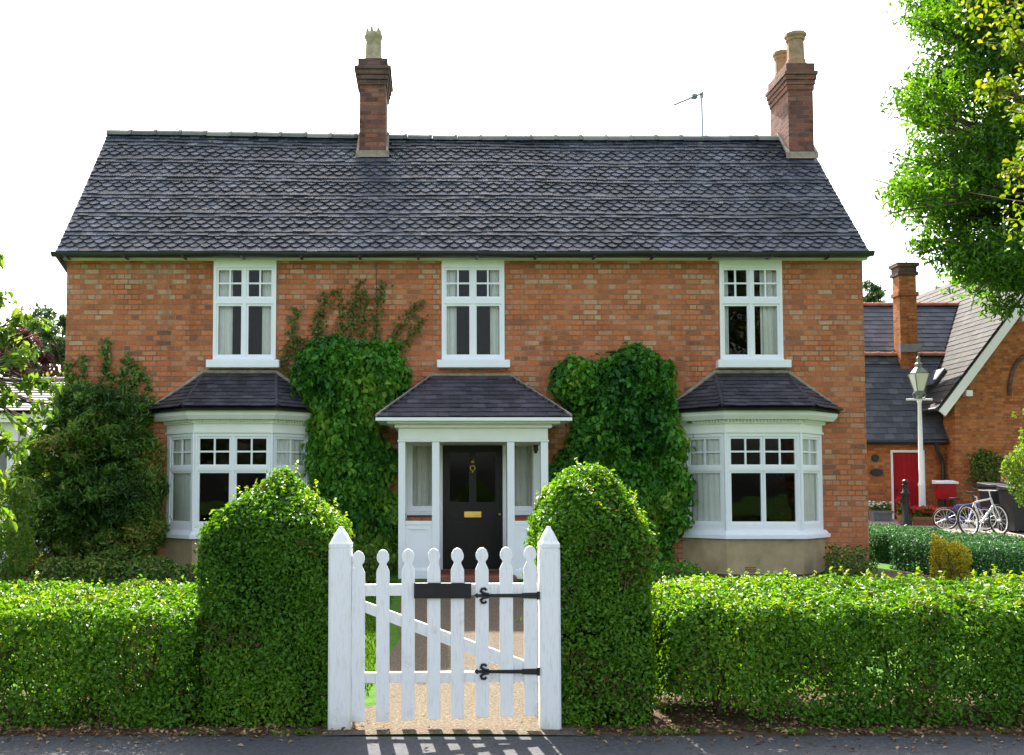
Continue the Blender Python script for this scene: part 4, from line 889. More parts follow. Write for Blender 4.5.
def bush(name, label, cat, c, r, n, mat, ls, seed, group=None, asp=.5, droop=.3, flat=1.0, stems=4):
    c = Vector(c); o = empty(name, (c.x, c.y, float(T(0, c.y))), label, cat, group); r = np.array(r, float)
    def sdf(P): return (np.linalg.norm((P-np.array(c))/r, axis=1)-1)*r.min()+wob(P, 2.6/r.max(), seed)*r.min()*.35
    P, G = sdf_points(n, np.array(c)-r*1.25, np.array(c)+r*1.25, sdf, r.min()*.25); P[:, 2] = np.maximum(P[:, 2], T(0, P[:, 1])+.02)
    leaves('foliage', P, G+np.array([0, 0, .4]), ls, M[mat], o, asp, droop, flat)
    if stems: stems_mesh('stems', [(c.x+random.uniform(-.4, .4)*r[0], c.y+random.uniform(-.3, .3)*r[1], o.location.z-.02) for _ in range(stems)], M['bark'], o, max(.2, c.z+r[2]*.2-o.location.z), .4, .012, 2, seed)
    return o
bush('garden_shrub', 'pale loose shrub behind the hedge at the far left edge', 'shrub', at(-4, 540, 12.2), (.42, .4, .85), 4500, 'bough', .06, 101)
bush('garden_shrub', 'long low dark planting below the feathery shrub at the left end of the house', 'shrub', at(112, 577, 13.5), (1.1, .35, .26), 5000, 'shrub', .06, 109)
bush('garden_shrub', 'small leafy plant at the foot of the domed climber', 'shrub', at(352, 568, 13.4), (.42, .3, .32), 2600, 'bough', .06, 104)
bush('garden_shrub', 'low dark plant under the right corner of the house', 'shrub', at(848, 570, 14.4), (.35, .3, .32), 1800, 'shrub', .05, 106)
bush('garden_shrub', 'low plant below the square topped climber', 'shrub', at(668, 582, 13.2), (.45, .3, .25), 2000, 'creeper', .05, 107)
# ------------------------------------------------------------------ hedges by the yard
hedge('dark blue green clipped hedge beside the right corner of the house', ax(872, 550, 17.2), ax(962, 550, 17.2), 16.9, 19.6, az(529, 17.5), 22000, 111, 'box_hedge', .05, .08, 0, 'yard hedges', 10, False, .27)
hedge('blue green clipped hedge at the right edge in front of the yard', ax(962, 560, 13.4)+.10, ax(1100, 560, 13.4), 13.2, 15.8, az(539, 14.2), 22000, 113, 'box_hedge', .045, .08, 0, 'yard hedges', 10, False, .2)
gx_ = ax(957, 560, 13.4)
hedge('narrow golden strip of hedge between the two blue green hedges', gx_-.02, gx_+.11, 13.12, 14.1, az(538, 13.4), 3000, 115, 'golden', .045, .05, 0, 'yard hedges', 4, False, .2)
# ------------------------------------------------------------------ trees
def tree(name, label, base, top, clumps, mat, ls, seed, cat='tree', group=None, r0=.2, asp=.45, droop=.5, four=False, flat=1.2, pend=0):
    base, top = Vector(base), Vector(top); o = empty(name, base, label, cat, group); rr = random.Random(seed)
    mb = MB(); mid = base.lerp(top, .5)+Vector((rr.uniform(-.2, .2), rr.uniform(-.2, .2), 0))
    mb.tube([base-Vector((0, 0, .1)), base+Vector((0, 0, .25)), mid, top], [r0*1.4, r0*1.05, r0*.85, r0*.55], 10)
    for (c, r, n) in clumps:
        c = Vector(c); s = mid.lerp(top, rr.uniform(0, 1)); e = c+Vector((0, 0, -r*.2)); k = s.lerp(e, .5)+Vector((rr.uniform(-.2, .2), rr.uniform(-.2, .2), (e-s).length*.10))
        L = (e-s).length; mb.tube([s, s.lerp(k, .6), k, k.lerp(e, .5)+Vector((0, 0, .03*L)), e], [r0*.34, r0*.26, r0*.19, r0*.12, r0*.05], 6, False)
        for _ in range(5):
            q = c+Vector((rr.gauss(0, r*.6), rr.gauss(0, r*.6), rr.gauss(0, r*.5))); mb.tube([k.lerp(e, rr.uniform(.3, .9)), q.lerp(e, .4)+Vector((0, 0, .06*r)), q], [r0*.08, r0*.05, r0*.02], 4, False)
    mb.build('trunk', M['bark'], o)
    A = []; G = []
    for (c, r, n) in clumps:
        d = nrm(RNG.normal(size=(n, 3)))*(RNG.uniform(0, 1, n)**.45)[:, None]*r*np.array([1, 1, .72]); p = np.array(c)+d
        p += (wob(p, 3/r, seed+int(n))[:, None])*r*.25*nrm(d); A.append(p); G.append(nrm(d)*.5+np.array([0, -.15, 1.0]))
    leaves('crown', np.concatenate(A), np.concatenate(G), ls, M[mat], o, asp, droop, flat, four=four)
    return o
def clumps_in(poly, Y, dY, k, r, n, seed):
    rr = random.Random(seed); xs_ = [p[0] for p in poly]; ys_ = [p[1] for p in poly]; out = []
    while len(out) < k:
        x, y = rr.uniform(min(xs_), max(xs_)), rr.uniform(min(ys_), max(ys_))
        if in_poly(np.array([[x, y]]), poly)[0] > 0:
            q = r*rr.uniform(.6, 1.25); out.append((at(x, y, Y+rr.uniform(-dY, dY)), q, int(n*(q/r)**2)))
    return out
ashp = [(945, -140), (926, 10), (912, 70), (925, 130), (900, 180), (930, 235), (975, 262), (985, 285), (1012, 290), (1180, 290), (1200, -140)]
cl = clumps_in(ashp, 21, 1.8, 125, .8, 850, 5)+[(at(907, 186, 21), .3, 130), (at(922, 245, 20.5), .35, 150), (at(918, 110, 21), .35, 150), (at(1000, 306, 20.5), .45, 240), (at(975, 262, 20.3), .6, 320), (at(945, 250, 20.3), .5, 240), (at(935, 30, 21), .5, 240)]+[(at(x, y, 20.6+.2*(i % 5)), .8, 800) for i, (x, y) in enumerate([(1000, 190), (1016, 215), (985, 205), (958, 60), (945, 105), (935, 160), (1015, 110), (990, 30), (960, 215), (1020, 250), (1005, 150), (955, 10)])]
tree('ash_tree', 'tall ash tree with feathery green crown over the yard on the right', (16.2, 21.4, float(T(0, 21.4))), (15.6, 21.2, 8.2), cl, 'ash', .145, 121, r0=.28, asp=.30, group='overhanging trees')
lp = [(1012, -60), (1000, 20), (988, 70), (1004, 110), (1010, 150), (1018, 175), (1120, 180), (1120, -60)]
cl = clumps_in(lp, 9.2, .5, 14, .24, 240, 8)+[(Vector((7.3+1.3*math.cos(i*2.4)*(.4+.06*i % .6), 9.6+1.2*math.sin(i*2.4), 4.2+.28*i)), .75, 1100) for i in range(11)]
tree('lime_tree', 'yellow green tree whose near branch hangs in from the right edge', (7.4, 9.4, .2), (7.1, 9.3, 4.6), cl, 'lime', .07, 131, r0=.13, asp=.62, group='overhanging trees')
bl = [(at(x, y, Y), r, n) for (x, y, Y, r, n) in [(-6, 262, 8.6, .10, 26), (0, 300, 8.5, .14, 36), (4, 332, 8.6, .14, 44), (22, 318, 8.7, .11, 26), (40, 326, 8.7, .09, 16), (16, 360, 8.4, .15, 50), (30, 385, 8.5, .12, 34), (6, 395, 8.6, .15, 50), (52, 388, 8.6, .08, 14), (44, 408, 8.7, .12, 30), (30, 425, 8.7, .13, 36), (16, 450, 8.7, .13, 34), (24, 352, 8.7, .12, 30), (-20, 350, 8.5, .25, 90), (-30, 420, 8.6, .28, 110), (2, 440, 8.8, .12, 34), (-4, 480, 8.8, .14, 42), (0, 520, 8.9, .14, 40), (-30, 500, 8.8, .25, 90), (-60, 300, 8.6, .35, 120), (-80, 400, 8.7, .4, 150)]]+[(Vector((-5.4+.7*math.cos(i*2.4), 8.8+.6*math.sin(i*2.4), 2.5+.14*i)), .5, 330) for i in range(9)]
tree('cherry_tree', 'small tree with pale drooping leaves hanging in at the left edge', (-5.6, 8.7, .2), (-5.1, 8.7, 2.7), bl, 'bough', .105, 141, r0=.09, asp=.42, droop=1.0, group='overhanging trees')
def far_tree(name, label, px, py, Y, r, n, mat, ls, seed, rz=1.0):
    c = at(px, py, Y); cl = [(Vector((c.x+random.gauss(0, r*.5), c.y+random.gauss(0, r*.4), c.z+random.gauss(0, r*.45)*rz)), r*random.uniform(.3, .5), n) for _ in range(14)]
    g = float(T(0, min(Y, 60))); tree(name, label, (c.x, Y, g), (c.x+.2, Y, max(g+1.5, c.z-r*.3)), cl, mat, ls, seed, group='trees beyond the house', r0=.22, four=True, asp=.6)
far_tree('garden_tree', 'dark green tree rising behind the left garden room', 40, 340, 34, 1.35, 300, 'dark_tree', .17, 151)
far_tree('garden_tree', 'slim dark tree close to the left edge of the house wall', 58, 350, 30, .9, 300, 'dark_tree', .15, 152)
far_tree('copper_tree', 'reddish leaved tree behind the garden room at the left edge', 20, 358, 28, .8, 260, 'copper', .14, 153)
far_tree('garden_tree', 'rounded tree showing over the cottage ridge by the house corner', 872, 302, 62, 1.1, 220, 'dark_tree', .2, 154)
bush('garden_shrub', 'pale yellow green feathery shrub at the right edge by the bins', 'shrub', at(1042, 464, 20.5), (.52, .6, .95), 5000, 'bough', .09, 161, asp=.3)
# ------------------------------------------------------------------ garden room on the left
g0, g1 = 17.0, 20.5
gr = empty('garden_room', (ax(20, 500, g0)-1, g0, .27), 'white single storey garden room with slate roof left of the house', 'garden room')
xa, xb = ax(-140, 500, g0), XL-.02; ze = az(421, g0)
mb = MB(); mb.holed((0, g0, 0), (1, 0, 0), (0, -1, 0), xa, xb, .1, ze, [(xa+.2, ax(6, 500, g0), 1.0, ze-.35), (ax(24, 500, g0), xb-.15, 1.0, ze-.35)], .12); mb.box(xa, xa+.12, g0+.125, g1, .1, ze); mb.box(xa, xb, g1, g1+.1, .1, ze)
mb.box(ax(8, 500, g0), ax(18, 500, g0), g0-.06, g0-.004, .2, ze-.2)
gw = mb.build('wall', M['white'], gr)
mb = MB(); mb.box(xa+.15, xb-.1, g0+.14, g0+.145, .9, ze-.3); mb.build('window_pane', M['glass'], gr)
mb = MB(); mb.box(xa-.1, xb, g0-.22, g0-.19, ze-.03, ze+.12); mb.box(xa-.1, xb, g0-.185, g0-.01, ze-.03, ze-.0); mb.build('fascia', M['cream'], gr)
mb = MB(); O = Vector((xa-.15, g0-.26, ze+.13)); zt = az(382, g0+1.6); V = Vector((0, 1.86, zt-O.z)); mp = plane_map(O, (1, 0, 0), V)
tiles(mb, mp, xb-xa+.15, V.length, .16, .25, .012, lambda k: 0, None, None, .004, 5, .45); rf = mb.build('roof', M['tile_bay'], gr)
mb = MB(); n_ = mp(0, 0)[1]; U_ = Vector((xb-xa+.15, 0, 0)); mb.prism([O-n_*.03, O+U_-n_*.03, O+U_+V-n_*.03, O+V-n_*.03], n_*.02); mb.box(xa, xb, g0+1.62, g1+.1, zt-.2, zt-.1); mb.build('roof_deck', M['under'], gr)
mb = MB(); half_round(mb, (O+V, O+V+Vector((xb-xa, 0, 0))), .09, .4); mb.build('ridge', M['ridge'], gr)
# ------------------------------------------------------------------ cottage on the right
cw = 26.6; cot = empty('brick_cottage', (14, cw, .57), 'orange brick cottage with slate roofs, red door and white gable board', 'cottage')
CX0, CX1 = 9.5, 21.0; ez = az(440, cw-.2); rY = 27.9; rz = az(356, rY); gz = .3
dxa, dxb = ax(891, 480, cw), ax(925, 480, cw); dt = az(450, cw)
mb = MB(); mb.holed((0, cw, 0), (1, 0, 0), (0, -1, 0), CX0, CX1, gz, ez+.05, [(dxa, dxb, .5, dt)], .25)
mb.box(CX0, CX1, 35.9, 36.1, gz, 6.0); mb.box(CX0, CX0+.2, cw+.26, 35.89, gz, ez); mb.box(CX1-.2, CX1, cw+.26, 35.89, gz, ez)
WF = 26.0; wx0 = ax(956, 460, WF); weave = ax(934, 410, WF); wez = az(409, WF); wrx = 16.6; wrz = wez+(wrx-weave)*1.29; wx1 = 2*wrx-wx0
mb.prism([(wx0, WF, gz), (wx1, WF, gz), (wx1, WF, wez+.4), (wrx, WF, wrz-.25), (wx0, WF, wez+.4)], (0, .25, 0)); mb.box(wx0, wx0+.25, WF+.253, cw-.003, gz, wez+.35); mb.box(wx1-.25, wx1, WF+.253, 34.5, gz, wez+.35)
mb.build('wall', M['brick_far'], cot)
mb = MB(); under = MB()
def slope(O, U, ul, V, mbx, gauge=.2, tw=.26, seed=1, lim=None):
    O, V = Vector(O), Vector(V); mp = plane_map(O, U, V); tiles(mbx, mp, ul, V.length, gauge, tw, .010, lambda k: 0, lim, None, .004, seed, .45); n = mp(0, 0)[1]; U = Vector(U).normalized()*ul
    under.prism([O-n*.03, O+U-n*.03, O+U+V-n*.03, O+V-n*.03], n*.02)
slope((CX0-.1, cw-.25, ez), (1, 0, 0), CX1-CX0+.2, (0, rY-cw+.25, rz-ez), mb, .19, .26, 2)
bY = 29.6; brz = az(306, bY); slope((CX0-.1, 27.7, brz-1.9*1.05), (1, 0, 0), CX1-CX0+.2, (0, 1.9, 1.9*1.05), mb, .2, .26, 3)
under.prism([(CX0-.1, bY, brz), (CX1, bY, brz), (CX1, 36.2, 5.5), (CX0-.1, 36.2, 5.5)], (0, 0, -.05))
mb.build('roof', M['slate'], cot)
for y_, z_ in ((rY, rz), (bY, brz)): mb = MB(); half_round(mb, ((CX0-.1, y_, z_), (CX1, y_, z_)), .11, .4); mb.build('ridge', M['ridge_red'], cot)
mb = MB(); D = Vector((wrx-weave, 0, wrz-wez)); 
slope((weave, 35, wez), (0, -1, 0), 35-(WF-.22), D, mb, .2, .28, 7)
D2 = Vector((-(wrx-weave), 0, wrz-wez)); under.prism([(2*wrx-weave, WF-.22, wez), (2*wrx-weave, 35, wez), (wrx, 35, wrz), (wrx, WF-.22, wrz)], (0, 0, -.05))
mb.build('wing_roof', M['slate_pale'], cot); under.build('roof_deck', M['under'], cot)
mb = MB(); W_ = Vector((0, 0, 1)); a = Vector((weave+.02, WF-.23, wez-.06)); b = Vector((wrx, WF-.23, wrz-.06)); h_ = Vector((.10, 0, -.26))
mb.prism([a, b, b+Vector((0, 0, -.34)), a+Vector((.16, 0, -.14))], (0, .05, 0)); a2 = Vector((2*wrx-weave, WF-.23, wez-.06)); mb.prism([a2, a2+Vector((-.16, 0, -.14)), b+Vector((.001, 0, -.34)), b+Vector((.001, 0, 0))], (0, .05, 0))
for t in (.18, .62): q = a.lerp(b, t); mb.box(q.x+.12, q.x+.28, WF-.19, WF-.004, q.z-.42, q.z-.27)
mb.build('bargeboard', M['white'], cot)
# chimney on the front ridge
cxa, cxb = ax(899, 300, 27.65), ax(916, 300, 27.65); ct = az(263, 27.65)
mb = MB(); mb.box(cxa, cxb, 27.62, 28.02, ez+.4, ct-.35); mb.box(cxa-.05, cxb+.05, 27.57, 28.07, az(296, 27.65), az(292, 27.65)); ck = mb.build('chimney', M['brick_far'], cot)
mb = MB(); mb.box(cxa-.05, cxb+.05, 27.57, 28.07, ct-.349, ct-.26); mb.box(cxa-.02, cxb+.02, 27.60, 28.04, ct-.259, ct-.1); mb.box(cxa-.07, cxb+.07, 27.55, 28.09, ct-.099, ct); mb.build('chimney_cap', M['brick_soot'], ck)
mb = MB(); mb.box(cxa-.06, cxb+.06, 27.5, 27.615, az(352, 27.55), az(344, 27.55)); mb.build('flashing', M['lead'], ck)
mb = MB(); mb.tube([(cxa+.3, 27.8, ct), (cxa+.3, 27.8, az(205, 27.8))], .013, 5); mb.tube([at(884, 214, 27.8), at(897, 210, 27.8)], .01, 5); mb.build('tv_aerial', M['alu'], ck)
# door, gutter, pipes, plaques
mb = MB(); mb.box(dxa+.06, dxb-.06, cw+.06, cw+.11, .5, dt-.07)
for k in range(1, 6): mb.box(dxa+.06+k*(dxb-dxa-.12)/6-.008, dxa+.06+k*(dxb-dxa-.12)/6+.008, cw+.052, cw+.0595, .52, dt-.08)
dr = mb.build('door', M['red'], cot); mb = MB(); mb.holed((0, cw-.02, 0), (1, 0, 0), (0, -1, 0), dxa+.002, dxb-.002, .5, dt-.002, [(dxa+.055, dxb-.055, .4, dt-.065)], .12); mb.build('door_frame', M['white'], dr)
mb = MB(); mb.lathe((dxa+.16, cw+.03, 1.45), [(.01, 0), (.03, .01), (.03, .03), (.01, .045)], 8); mb.build('handle', M['iron'], dr)
mb = MB(); mb.tube([(CX0, cw-.3, ez-.03), (wx0-.05, cw-.3, ez-.05)], .06, 8); mb.box(CX0, wx0, cw-.22, cw-.006, ez-.12, ez-.03)
px_ = ax(942.5, 450, WF+.45); mb.tube([(px_-.25, cw-.3, ez-.05), (px_-.22, cw-.28, ez-.25), (px_-.03, WF+.45, ez-.5), (px_, WF+.45, ez-.65), (px_, WF+.45, .5)], .05, 8)
mb.tube([(weave-.02, 27, wez-.02), (weave-.02, WF-.2, wez-.02)], .055, 8); mb.build('gutter', M['gutter'], cot)
for (x, y, rx, rz_) in ((875, 458, .10, .10), (876.5, 472.5, .17, .10)):
    q = at(x, y, cw); mb = MB(); vs = [(q.x+rx*math.cos(t*math.pi/10), cw-.03, q.z+rz_*math.sin(t*math.pi/10)) for t in range(20)]; mb.prism(vs, (0, .026, 0)); mb.prism([(q.x+.8*(v[0]-q.x), cw-.038, q.z+.8*(v[2]-q.z)) for v in vs], (0, .007, 0)); mb.build('wall_plaque', M['iron'], cot)
mb = MB(); f0 = at(966, 377, 27.6); mb.tube([f0-Vector((0, 0, .5)), at(965, 343, 27.6)], .09, 10); mb.lathe(at(965, 343, 27.6), [(.12, -.05), (.12, .04), (.05, .09)], 10); mb.build('flue_pipe', M['lead'], cot)
s = Vector((wrx-weave, 0, wrz-wez)).normalized(); n_ = Vector((-s.z, 0, s.x)); O = Vector((weave, 26.9, wez))+s*.85
mb = MB(); mb.frame(O, Vector((0, 1, 0)), s, n_, 0, .9, 0, .55, .04, .12); mb.frame(O+s*.03, Vector((0, 1, 0)), s, n_, .04, .86, .0, .49, .121, .13); mb.build('roof_vent', M['slate'], cot)
aq = at(1030, 395, WF); mb = MB(); pts = [(aq.x+.55*math.cos(math.pi*t/14), WF-.02, aq.z+1.05*math.sin(math.pi*t/14)) for t in range(15)]; mb.tube(pts, .06, 6); mb.build('arch_moulding', M['brick_soot'], cot)
# ------------------------------------------------------------------ yard furniture
def gz_(y): return float(T(0, y))
ly = 24.6; lx0 = ax(922, 500, ly); lz = gz_(ly); lamp = empty('street_lamp', (lx0, ly, lz), 'white lamp post with four sided glass lantern in front of the red door', 'street lamp')
ltop = az(399, ly); mb = MB(); mb.lathe((lx0, ly, lz), [(.095, -.05), (.095, .10), (.075, .14), (.07, .9), (.082, .93), (.082, .98), (.062, 1.02), (.052, 2.2), (.042, ltop-lz-.1), (.06, ltop-lz-.06), (.04, ltop-lz)], 14); mb.build('post', M['lamp_white'], lamp)
bzl = az(399.5, ly); mb = MB(); mb.tube([(lx0-.30, ly, bzl), (lx0+.30, ly, bzl)], .024, 8); 
for s in (-1, 1): mb.lathe((lx0+s*.30, ly, bzl-.03), [(.01, 0), (.035, .03), (.01, .06)], 8)
mb.build('ladder_bar', M['lamp_white'], lamp)
l0, l1 = az(391, ly), az(374, ly); mb = MB(); mb.lathe((lx0, ly, l0), [(.08, 0), (.175, l1-l0)], 4, square=1, smooth=False); lg = mb.build('lantern', M['lantern_glass'], lamp)
mb = MB()
for s in range(4):
    a = math.pi/4+s*math.pi/2; mb.tube([(lx0+.114*math.cos(a), ly+.114*math.sin(a), l0), (lx0+.249*math.cos(a), ly+.249*math.sin(a), l1)], .014, 5)
mb.lathe((lx0, ly, l0-.06), [(.045, -.14), (.055, -.05), (.088, 0), (.092, .055)], 4, square=1)
for s in (-1, 1): mb.tube([(lx0, ly, l0-.2), (lx0+s*.13, ly, l0-.17), (lx0+s*.16, ly, l0-.07), (lx0+s*.09, ly, l0-.02)], .014, 5)
z = l1; mb.lathe((lx0, ly, z), [(.20, 0), (.21, .025), (.13, .12), (.075, .17), (.075, .23), (.095, .25), (.045, .29), (.04, .36), (.055, .39), (.016, .45), (.006, .50)], 8, smooth=False); mb.build('lantern_frame', M['lamp_green'], lamp)
by = 24.0; bx_ = ax(905.5, 500, by); b0 = gz_(by); bo = empty('bollard', (bx_, by, b0), 'black iron bollard standing before the red door', 'bollard'); bh = az(480, by)-b0
mb = MB(); mb.lathe((bx_, by, b0), [(.12, -.05), (.12, .12), (.09, .15), (.075, bh-.36), (.10, bh-.34), (.10, bh-.30), (.07, bh-.28), (.065, bh-.14), (.085, bh-.12), (.06, bh-.10)], 12); mb.build('shaft', M['iron'], bo)
mb = MB(); mb.lathe((bx_, by, b0+bh-.101), [(.03, 0), (.07, .035), (.075, .065), (.05, .10), (.01, .115)], 12); mb.build('finial', M['iron'], bo)
ry = 25.4; ra, rb = ax(938, 490, ry), ax(957, 490, ry); r0_, r1_ = az(499, ry), az(484, ry); rbx = empty('red_box', ((ra+rb)/2, ry+.2, gz_(ry)), 'red box with a white lid on two legs by the drainpipe', 'box')
mb = MB(); mb.box(ra+.02, rb-.02, ry, ry+.2, r0_, r1_); mb.box(ra+.08, rb-.08, ry-.01, ry-.002, r0_+.06, r1_-.08); mb.build('body', M['redbox'], rbx, bevel=.01)
mb = MB(); mb.prism([(ra-.03, ry-.05, r1_+.002), (ra-.03, ry+.24, r1_+.002), (ra-.03, ry+.24, r1_+.10), (ra-.03, ry-.05, r1_+.05)], (rb-ra+.06, 0, 0)); mb.build('lid', M['white'], rbx, bevel=.008)
for x in (ra+.05, rb-.12): mb = MB(); mb.box(x, x+.07, ry+.08, ry+.15, gz_(ry)-.05, r0_-.002); mb.build('leg', M['wood_dark'], rbx)
def trough(name, label, pa, pb, yt, Y, mat, fl, n, hz, cat, leafm='bough', dp=.3, fs=.075):
    a, b = ax(pa, 515, Y), ax(pb, 515, Y); g = gz_(Y); zt = az(yt, Y); o = empty(name, ((a+b)/2, Y, g), label, cat, 'planted pots in the yard')
    mb = MB(); e = .03; zt = max(zt, g+.15)
    v = [(a+e, Y-dp/2+e, g), (b-e, Y-dp/2+e, g), (b-e, Y+dp/2-e, g), (a+e, Y+dp/2-e, g), (a, Y-dp/2, zt), (b, Y-dp/2, zt), (b, Y+dp/2, zt), (a, Y+dp/2, zt)]
    mb.add(v, [(3, 2, 1, 0), (0, 1, 5, 4), (1, 2, 6, 5), (2, 3, 7, 6), (3, 0, 4, 7), (4, 5, 6, 7)]); mb.box(a-.02, b+.02, Y-dp/2-.02, Y-dp/2-.002, zt-.06, zt+.01); mb.build('container', M[mat], o)
    P = np.stack([RNG.uniform(a, b, n), RNG.uniform(Y-dp/2, Y+dp/2, n), zt+RNG.uniform(0, hz, n)], 1); leaves('foliage', P, np.tile([0, -.5, 1], (n, 1)), .09, M[leafm], o, .6, .3, 1.5)
    m = n//3; P = np.stack([RNG.uniform(a-.05, b+.05, m), RNG.uniform(Y-dp/2-.05, Y+dp/2, m), zt+hz*.5+RNG.uniform(0, hz*.7, m)], 1); leaves('flowers', P, np.tile([0, -1, .6], (m, 1)), fs, M[fl], o, .9, 0, 1.0, four=True)
trough('flower_trough', 'grey metal trough of white flowers by the house corner', 871, 890, 511, 25.4, 'zinc', 'whiteflower', 240, .2, 'planter', 'shrub')
trough('flower_trough', 'brick red trough of red flowers around the lamp post foot', 911, 935, 517, 24.2, 'terracotta', 'redflower', 560, .22, 'planter')
trough('flower_trough', 'small pot of bright red flowers left of the bollard', 899, 905, 515, 24.4, 'terracotta', 'redflower', 220, .40, 'planter')
trough('flower_trough', 'pot of pink flowers beyond the bins at the right edge', 1004, 1022, 486, 24.4, 'wood_dark', 'pinkflower', 280, .14, 'planter', 'shrub')
trough('flower_trough', 'low wooden planter of mixed red and green plants behind the bicycles', 945, 974, 514, 24.6, 'wood_dark', 'redflower', 520, .14, 'planter', dp=.4, fs=.06)
bush('climbing_plant', 'sparse green climber on the cottage wall above the bicycles', 'climber', at(985, 470, WF-.15), (.42, .14, .48), 900, 'shrub', .10, 171, 'climbers on the cottage', stems=3)
def wheelie(px_, py_, Y, label):
    g = gz_(Y); c = at(px_, py_, Y); x = c.x; o = empty('wheeled_bin', (x, Y, g), label, 'bin', 'black wheeled bins'); h = .95
    mb = MB(); a, b = .23, .29; v = [(x-a, Y-a, g+.04), (x+a, Y-a, g+.04), (x+a, Y+a, g+.04), (x-a, Y+a, g+.04), (x-b, Y-b, g+h), (x+b, Y-b, g+h), (x+b, Y+b, g+h), (x-b, Y+b, g+h)]
    mb.add(v, [(3, 2, 1, 0), (0, 1, 5, 4), (1, 2, 6, 5), (2, 3, 7, 6), (3, 0, 4, 7), (4, 5, 6, 7)]); mb.box(x-.31, x+.31, Y-.31, Y-.28, g+h-.07, g+h-.005); mb.build('body', M['bin'], o, bevel=.012)
    mb = MB(); mb.prism([(x-.32, Y-.34, g+h+.003), (x-.32, Y+.30, g+h+.003), (x-.32, Y+.30, g+h+.11), (x-.32, Y-.30, g+h+.05)], (.64, 0, 0)); mb.tube([(x-.25, Y+.34, g+h+.04), (x+.25, Y+.34, g+h+.04)], .018, 6); mb.build('lid', M['bin'], o, bevel=.012)
    for s in (-1, 1): mb = MB(); mb.torus((x+s*.28, Y+.22, g+.10), (0, 1, 0), (0, 0, 1), .075, .026, 16, 6); mb.lathe((x+s*.28, Y+.22, g+.095), [(.05, 0), (.05, .01)], 10); mb.build('wheel', M['rubber'], o)
wheelie(1019, 520, 22.6, 'black wheeled bin at the right edge of the yard')
wheelie(998, 520, 23.6, 'black wheeled bin half hidden behind the white bicycle')
def bicycle(label, pos, ang, frame_m, fork_m, lean=.10, sz=1.0):
    px_, Y = pos; g = gz_(Y); x = ax(px_, 525, Y); o = empty('bicycle', (x, Y, g), label, 'bicycle', 'parked bicycles')
    U = Vector((math.cos(ang), math.sin(ang), 0)); S = Vector((-U.y, U.x, 0)); W = (Vector((0, 0, 1))+S*lean).normalized(); O = Vector((x, Y, g))
    P = lambda a, h, s=0: O+(U*a+W*h+S*s)*sz
    r = .33
    for a in (-.52, .52):
        mb = MB(); mb.torus(P(a, r+.012), U, W, r*sz, .022*sz, 32, 6); wh = mb.build('wheel', M['rubber'], o)
        mb = MB(); mb.torus(P(a, r+.012), U, W, (r-.03)*sz, .013*sz, 32, 5); mb.tube([P(a, r, -.05), P(a, r, .05)], .022, 8)
        for k in range(14): t = k*2*math.pi/14; mb.tube([P(a, r+.012, .02*(-1)**k), P(a+(r-.03)*math.cos(t), r+.012+(r-.03)*math.sin(t))], .0028, 3, False)
        mb.build('rim', M['silver'], wh)
    mb = MB(); bb, sc_, hd, hb = (-.10, .29), (-.24, .74), (.36, .82), (.40, .66); ra_ = (-.52, r+.01)
    for p, q, rad in ((bb, sc_, .02), (sc_, hd, .019), (bb, hb, .022), (hd, hb, .022), (sc_, ra_, .012), (bb, ra_, .012)): mb.tube([P(*p), P(*q)], rad, 8)
    mb.build('frame', M[frame_m], o)
    mb = MB()
    for s in (-.05, .05): mb.tube([P(*hb, s*.7), P(.46, .5, s), P(.52, r+.01, s)], .013, 6)
    mb.build('fork', M[fork_m], o)
    mb = MB(); mb.tube([P(.35, .82), P(.33, 1.0)], .014, 6); mb.tube([P(.26, 1.03, -.30), P(.34, 1.0, -.15), P(.33, 1.0, 0), P(.34, 1.0, .15), P(.26, 1.03, .30)], .013, 6)
    hbar = mb.build('handlebar', M['silver'], o)
    for s in (-1, 1): mb = MB(); mb.tube([P(.28, 1.025, s*.22), P(.24, 1.035, s*.32)], .02, 6); mb.build('grip', M['rubber'], hbar)
    mb = MB(); mb.tube([P(-.24, .74), P(-.27, .90)], .014, 6); mb.prism([P(-.40, .92, -.075), P(-.38, .93, .075), P(-.20, .92, .03), P(-.12, .91, .012), P(-.12, .91, -.012), P(-.20, .92, -.03)], W*.05); mb.build('saddle', M['rubber'], o)
    mb = MB(); mb.torus(P(-.10, .29, .06), U, W, .09, .008, 18, 5); mb.tube([P(-.10, .29, .07), P(-.02, .14, .08)], .010, 5); mb.box(*[f(P(-.02, .14, .1)[i]) for i in range(3) for f in (lambda v: v-.04, lambda v: v+.04)]); mb.tube([P(-.10, .29, .06), P(-.10, .29, -.07), P(-.18, .44, -.08)], .010, 5); mb.build('crank', M['silver'], o)
    return o
bicycle('white bicycle parked in front beside the black bin', (985.5, 22.0), R(27), 'silver', 'silver', .12)
bicycle('blue and white bicycle parked behind the white one', (965, 23.0), R(-29), 'blue', 'silver', -.10, .76)
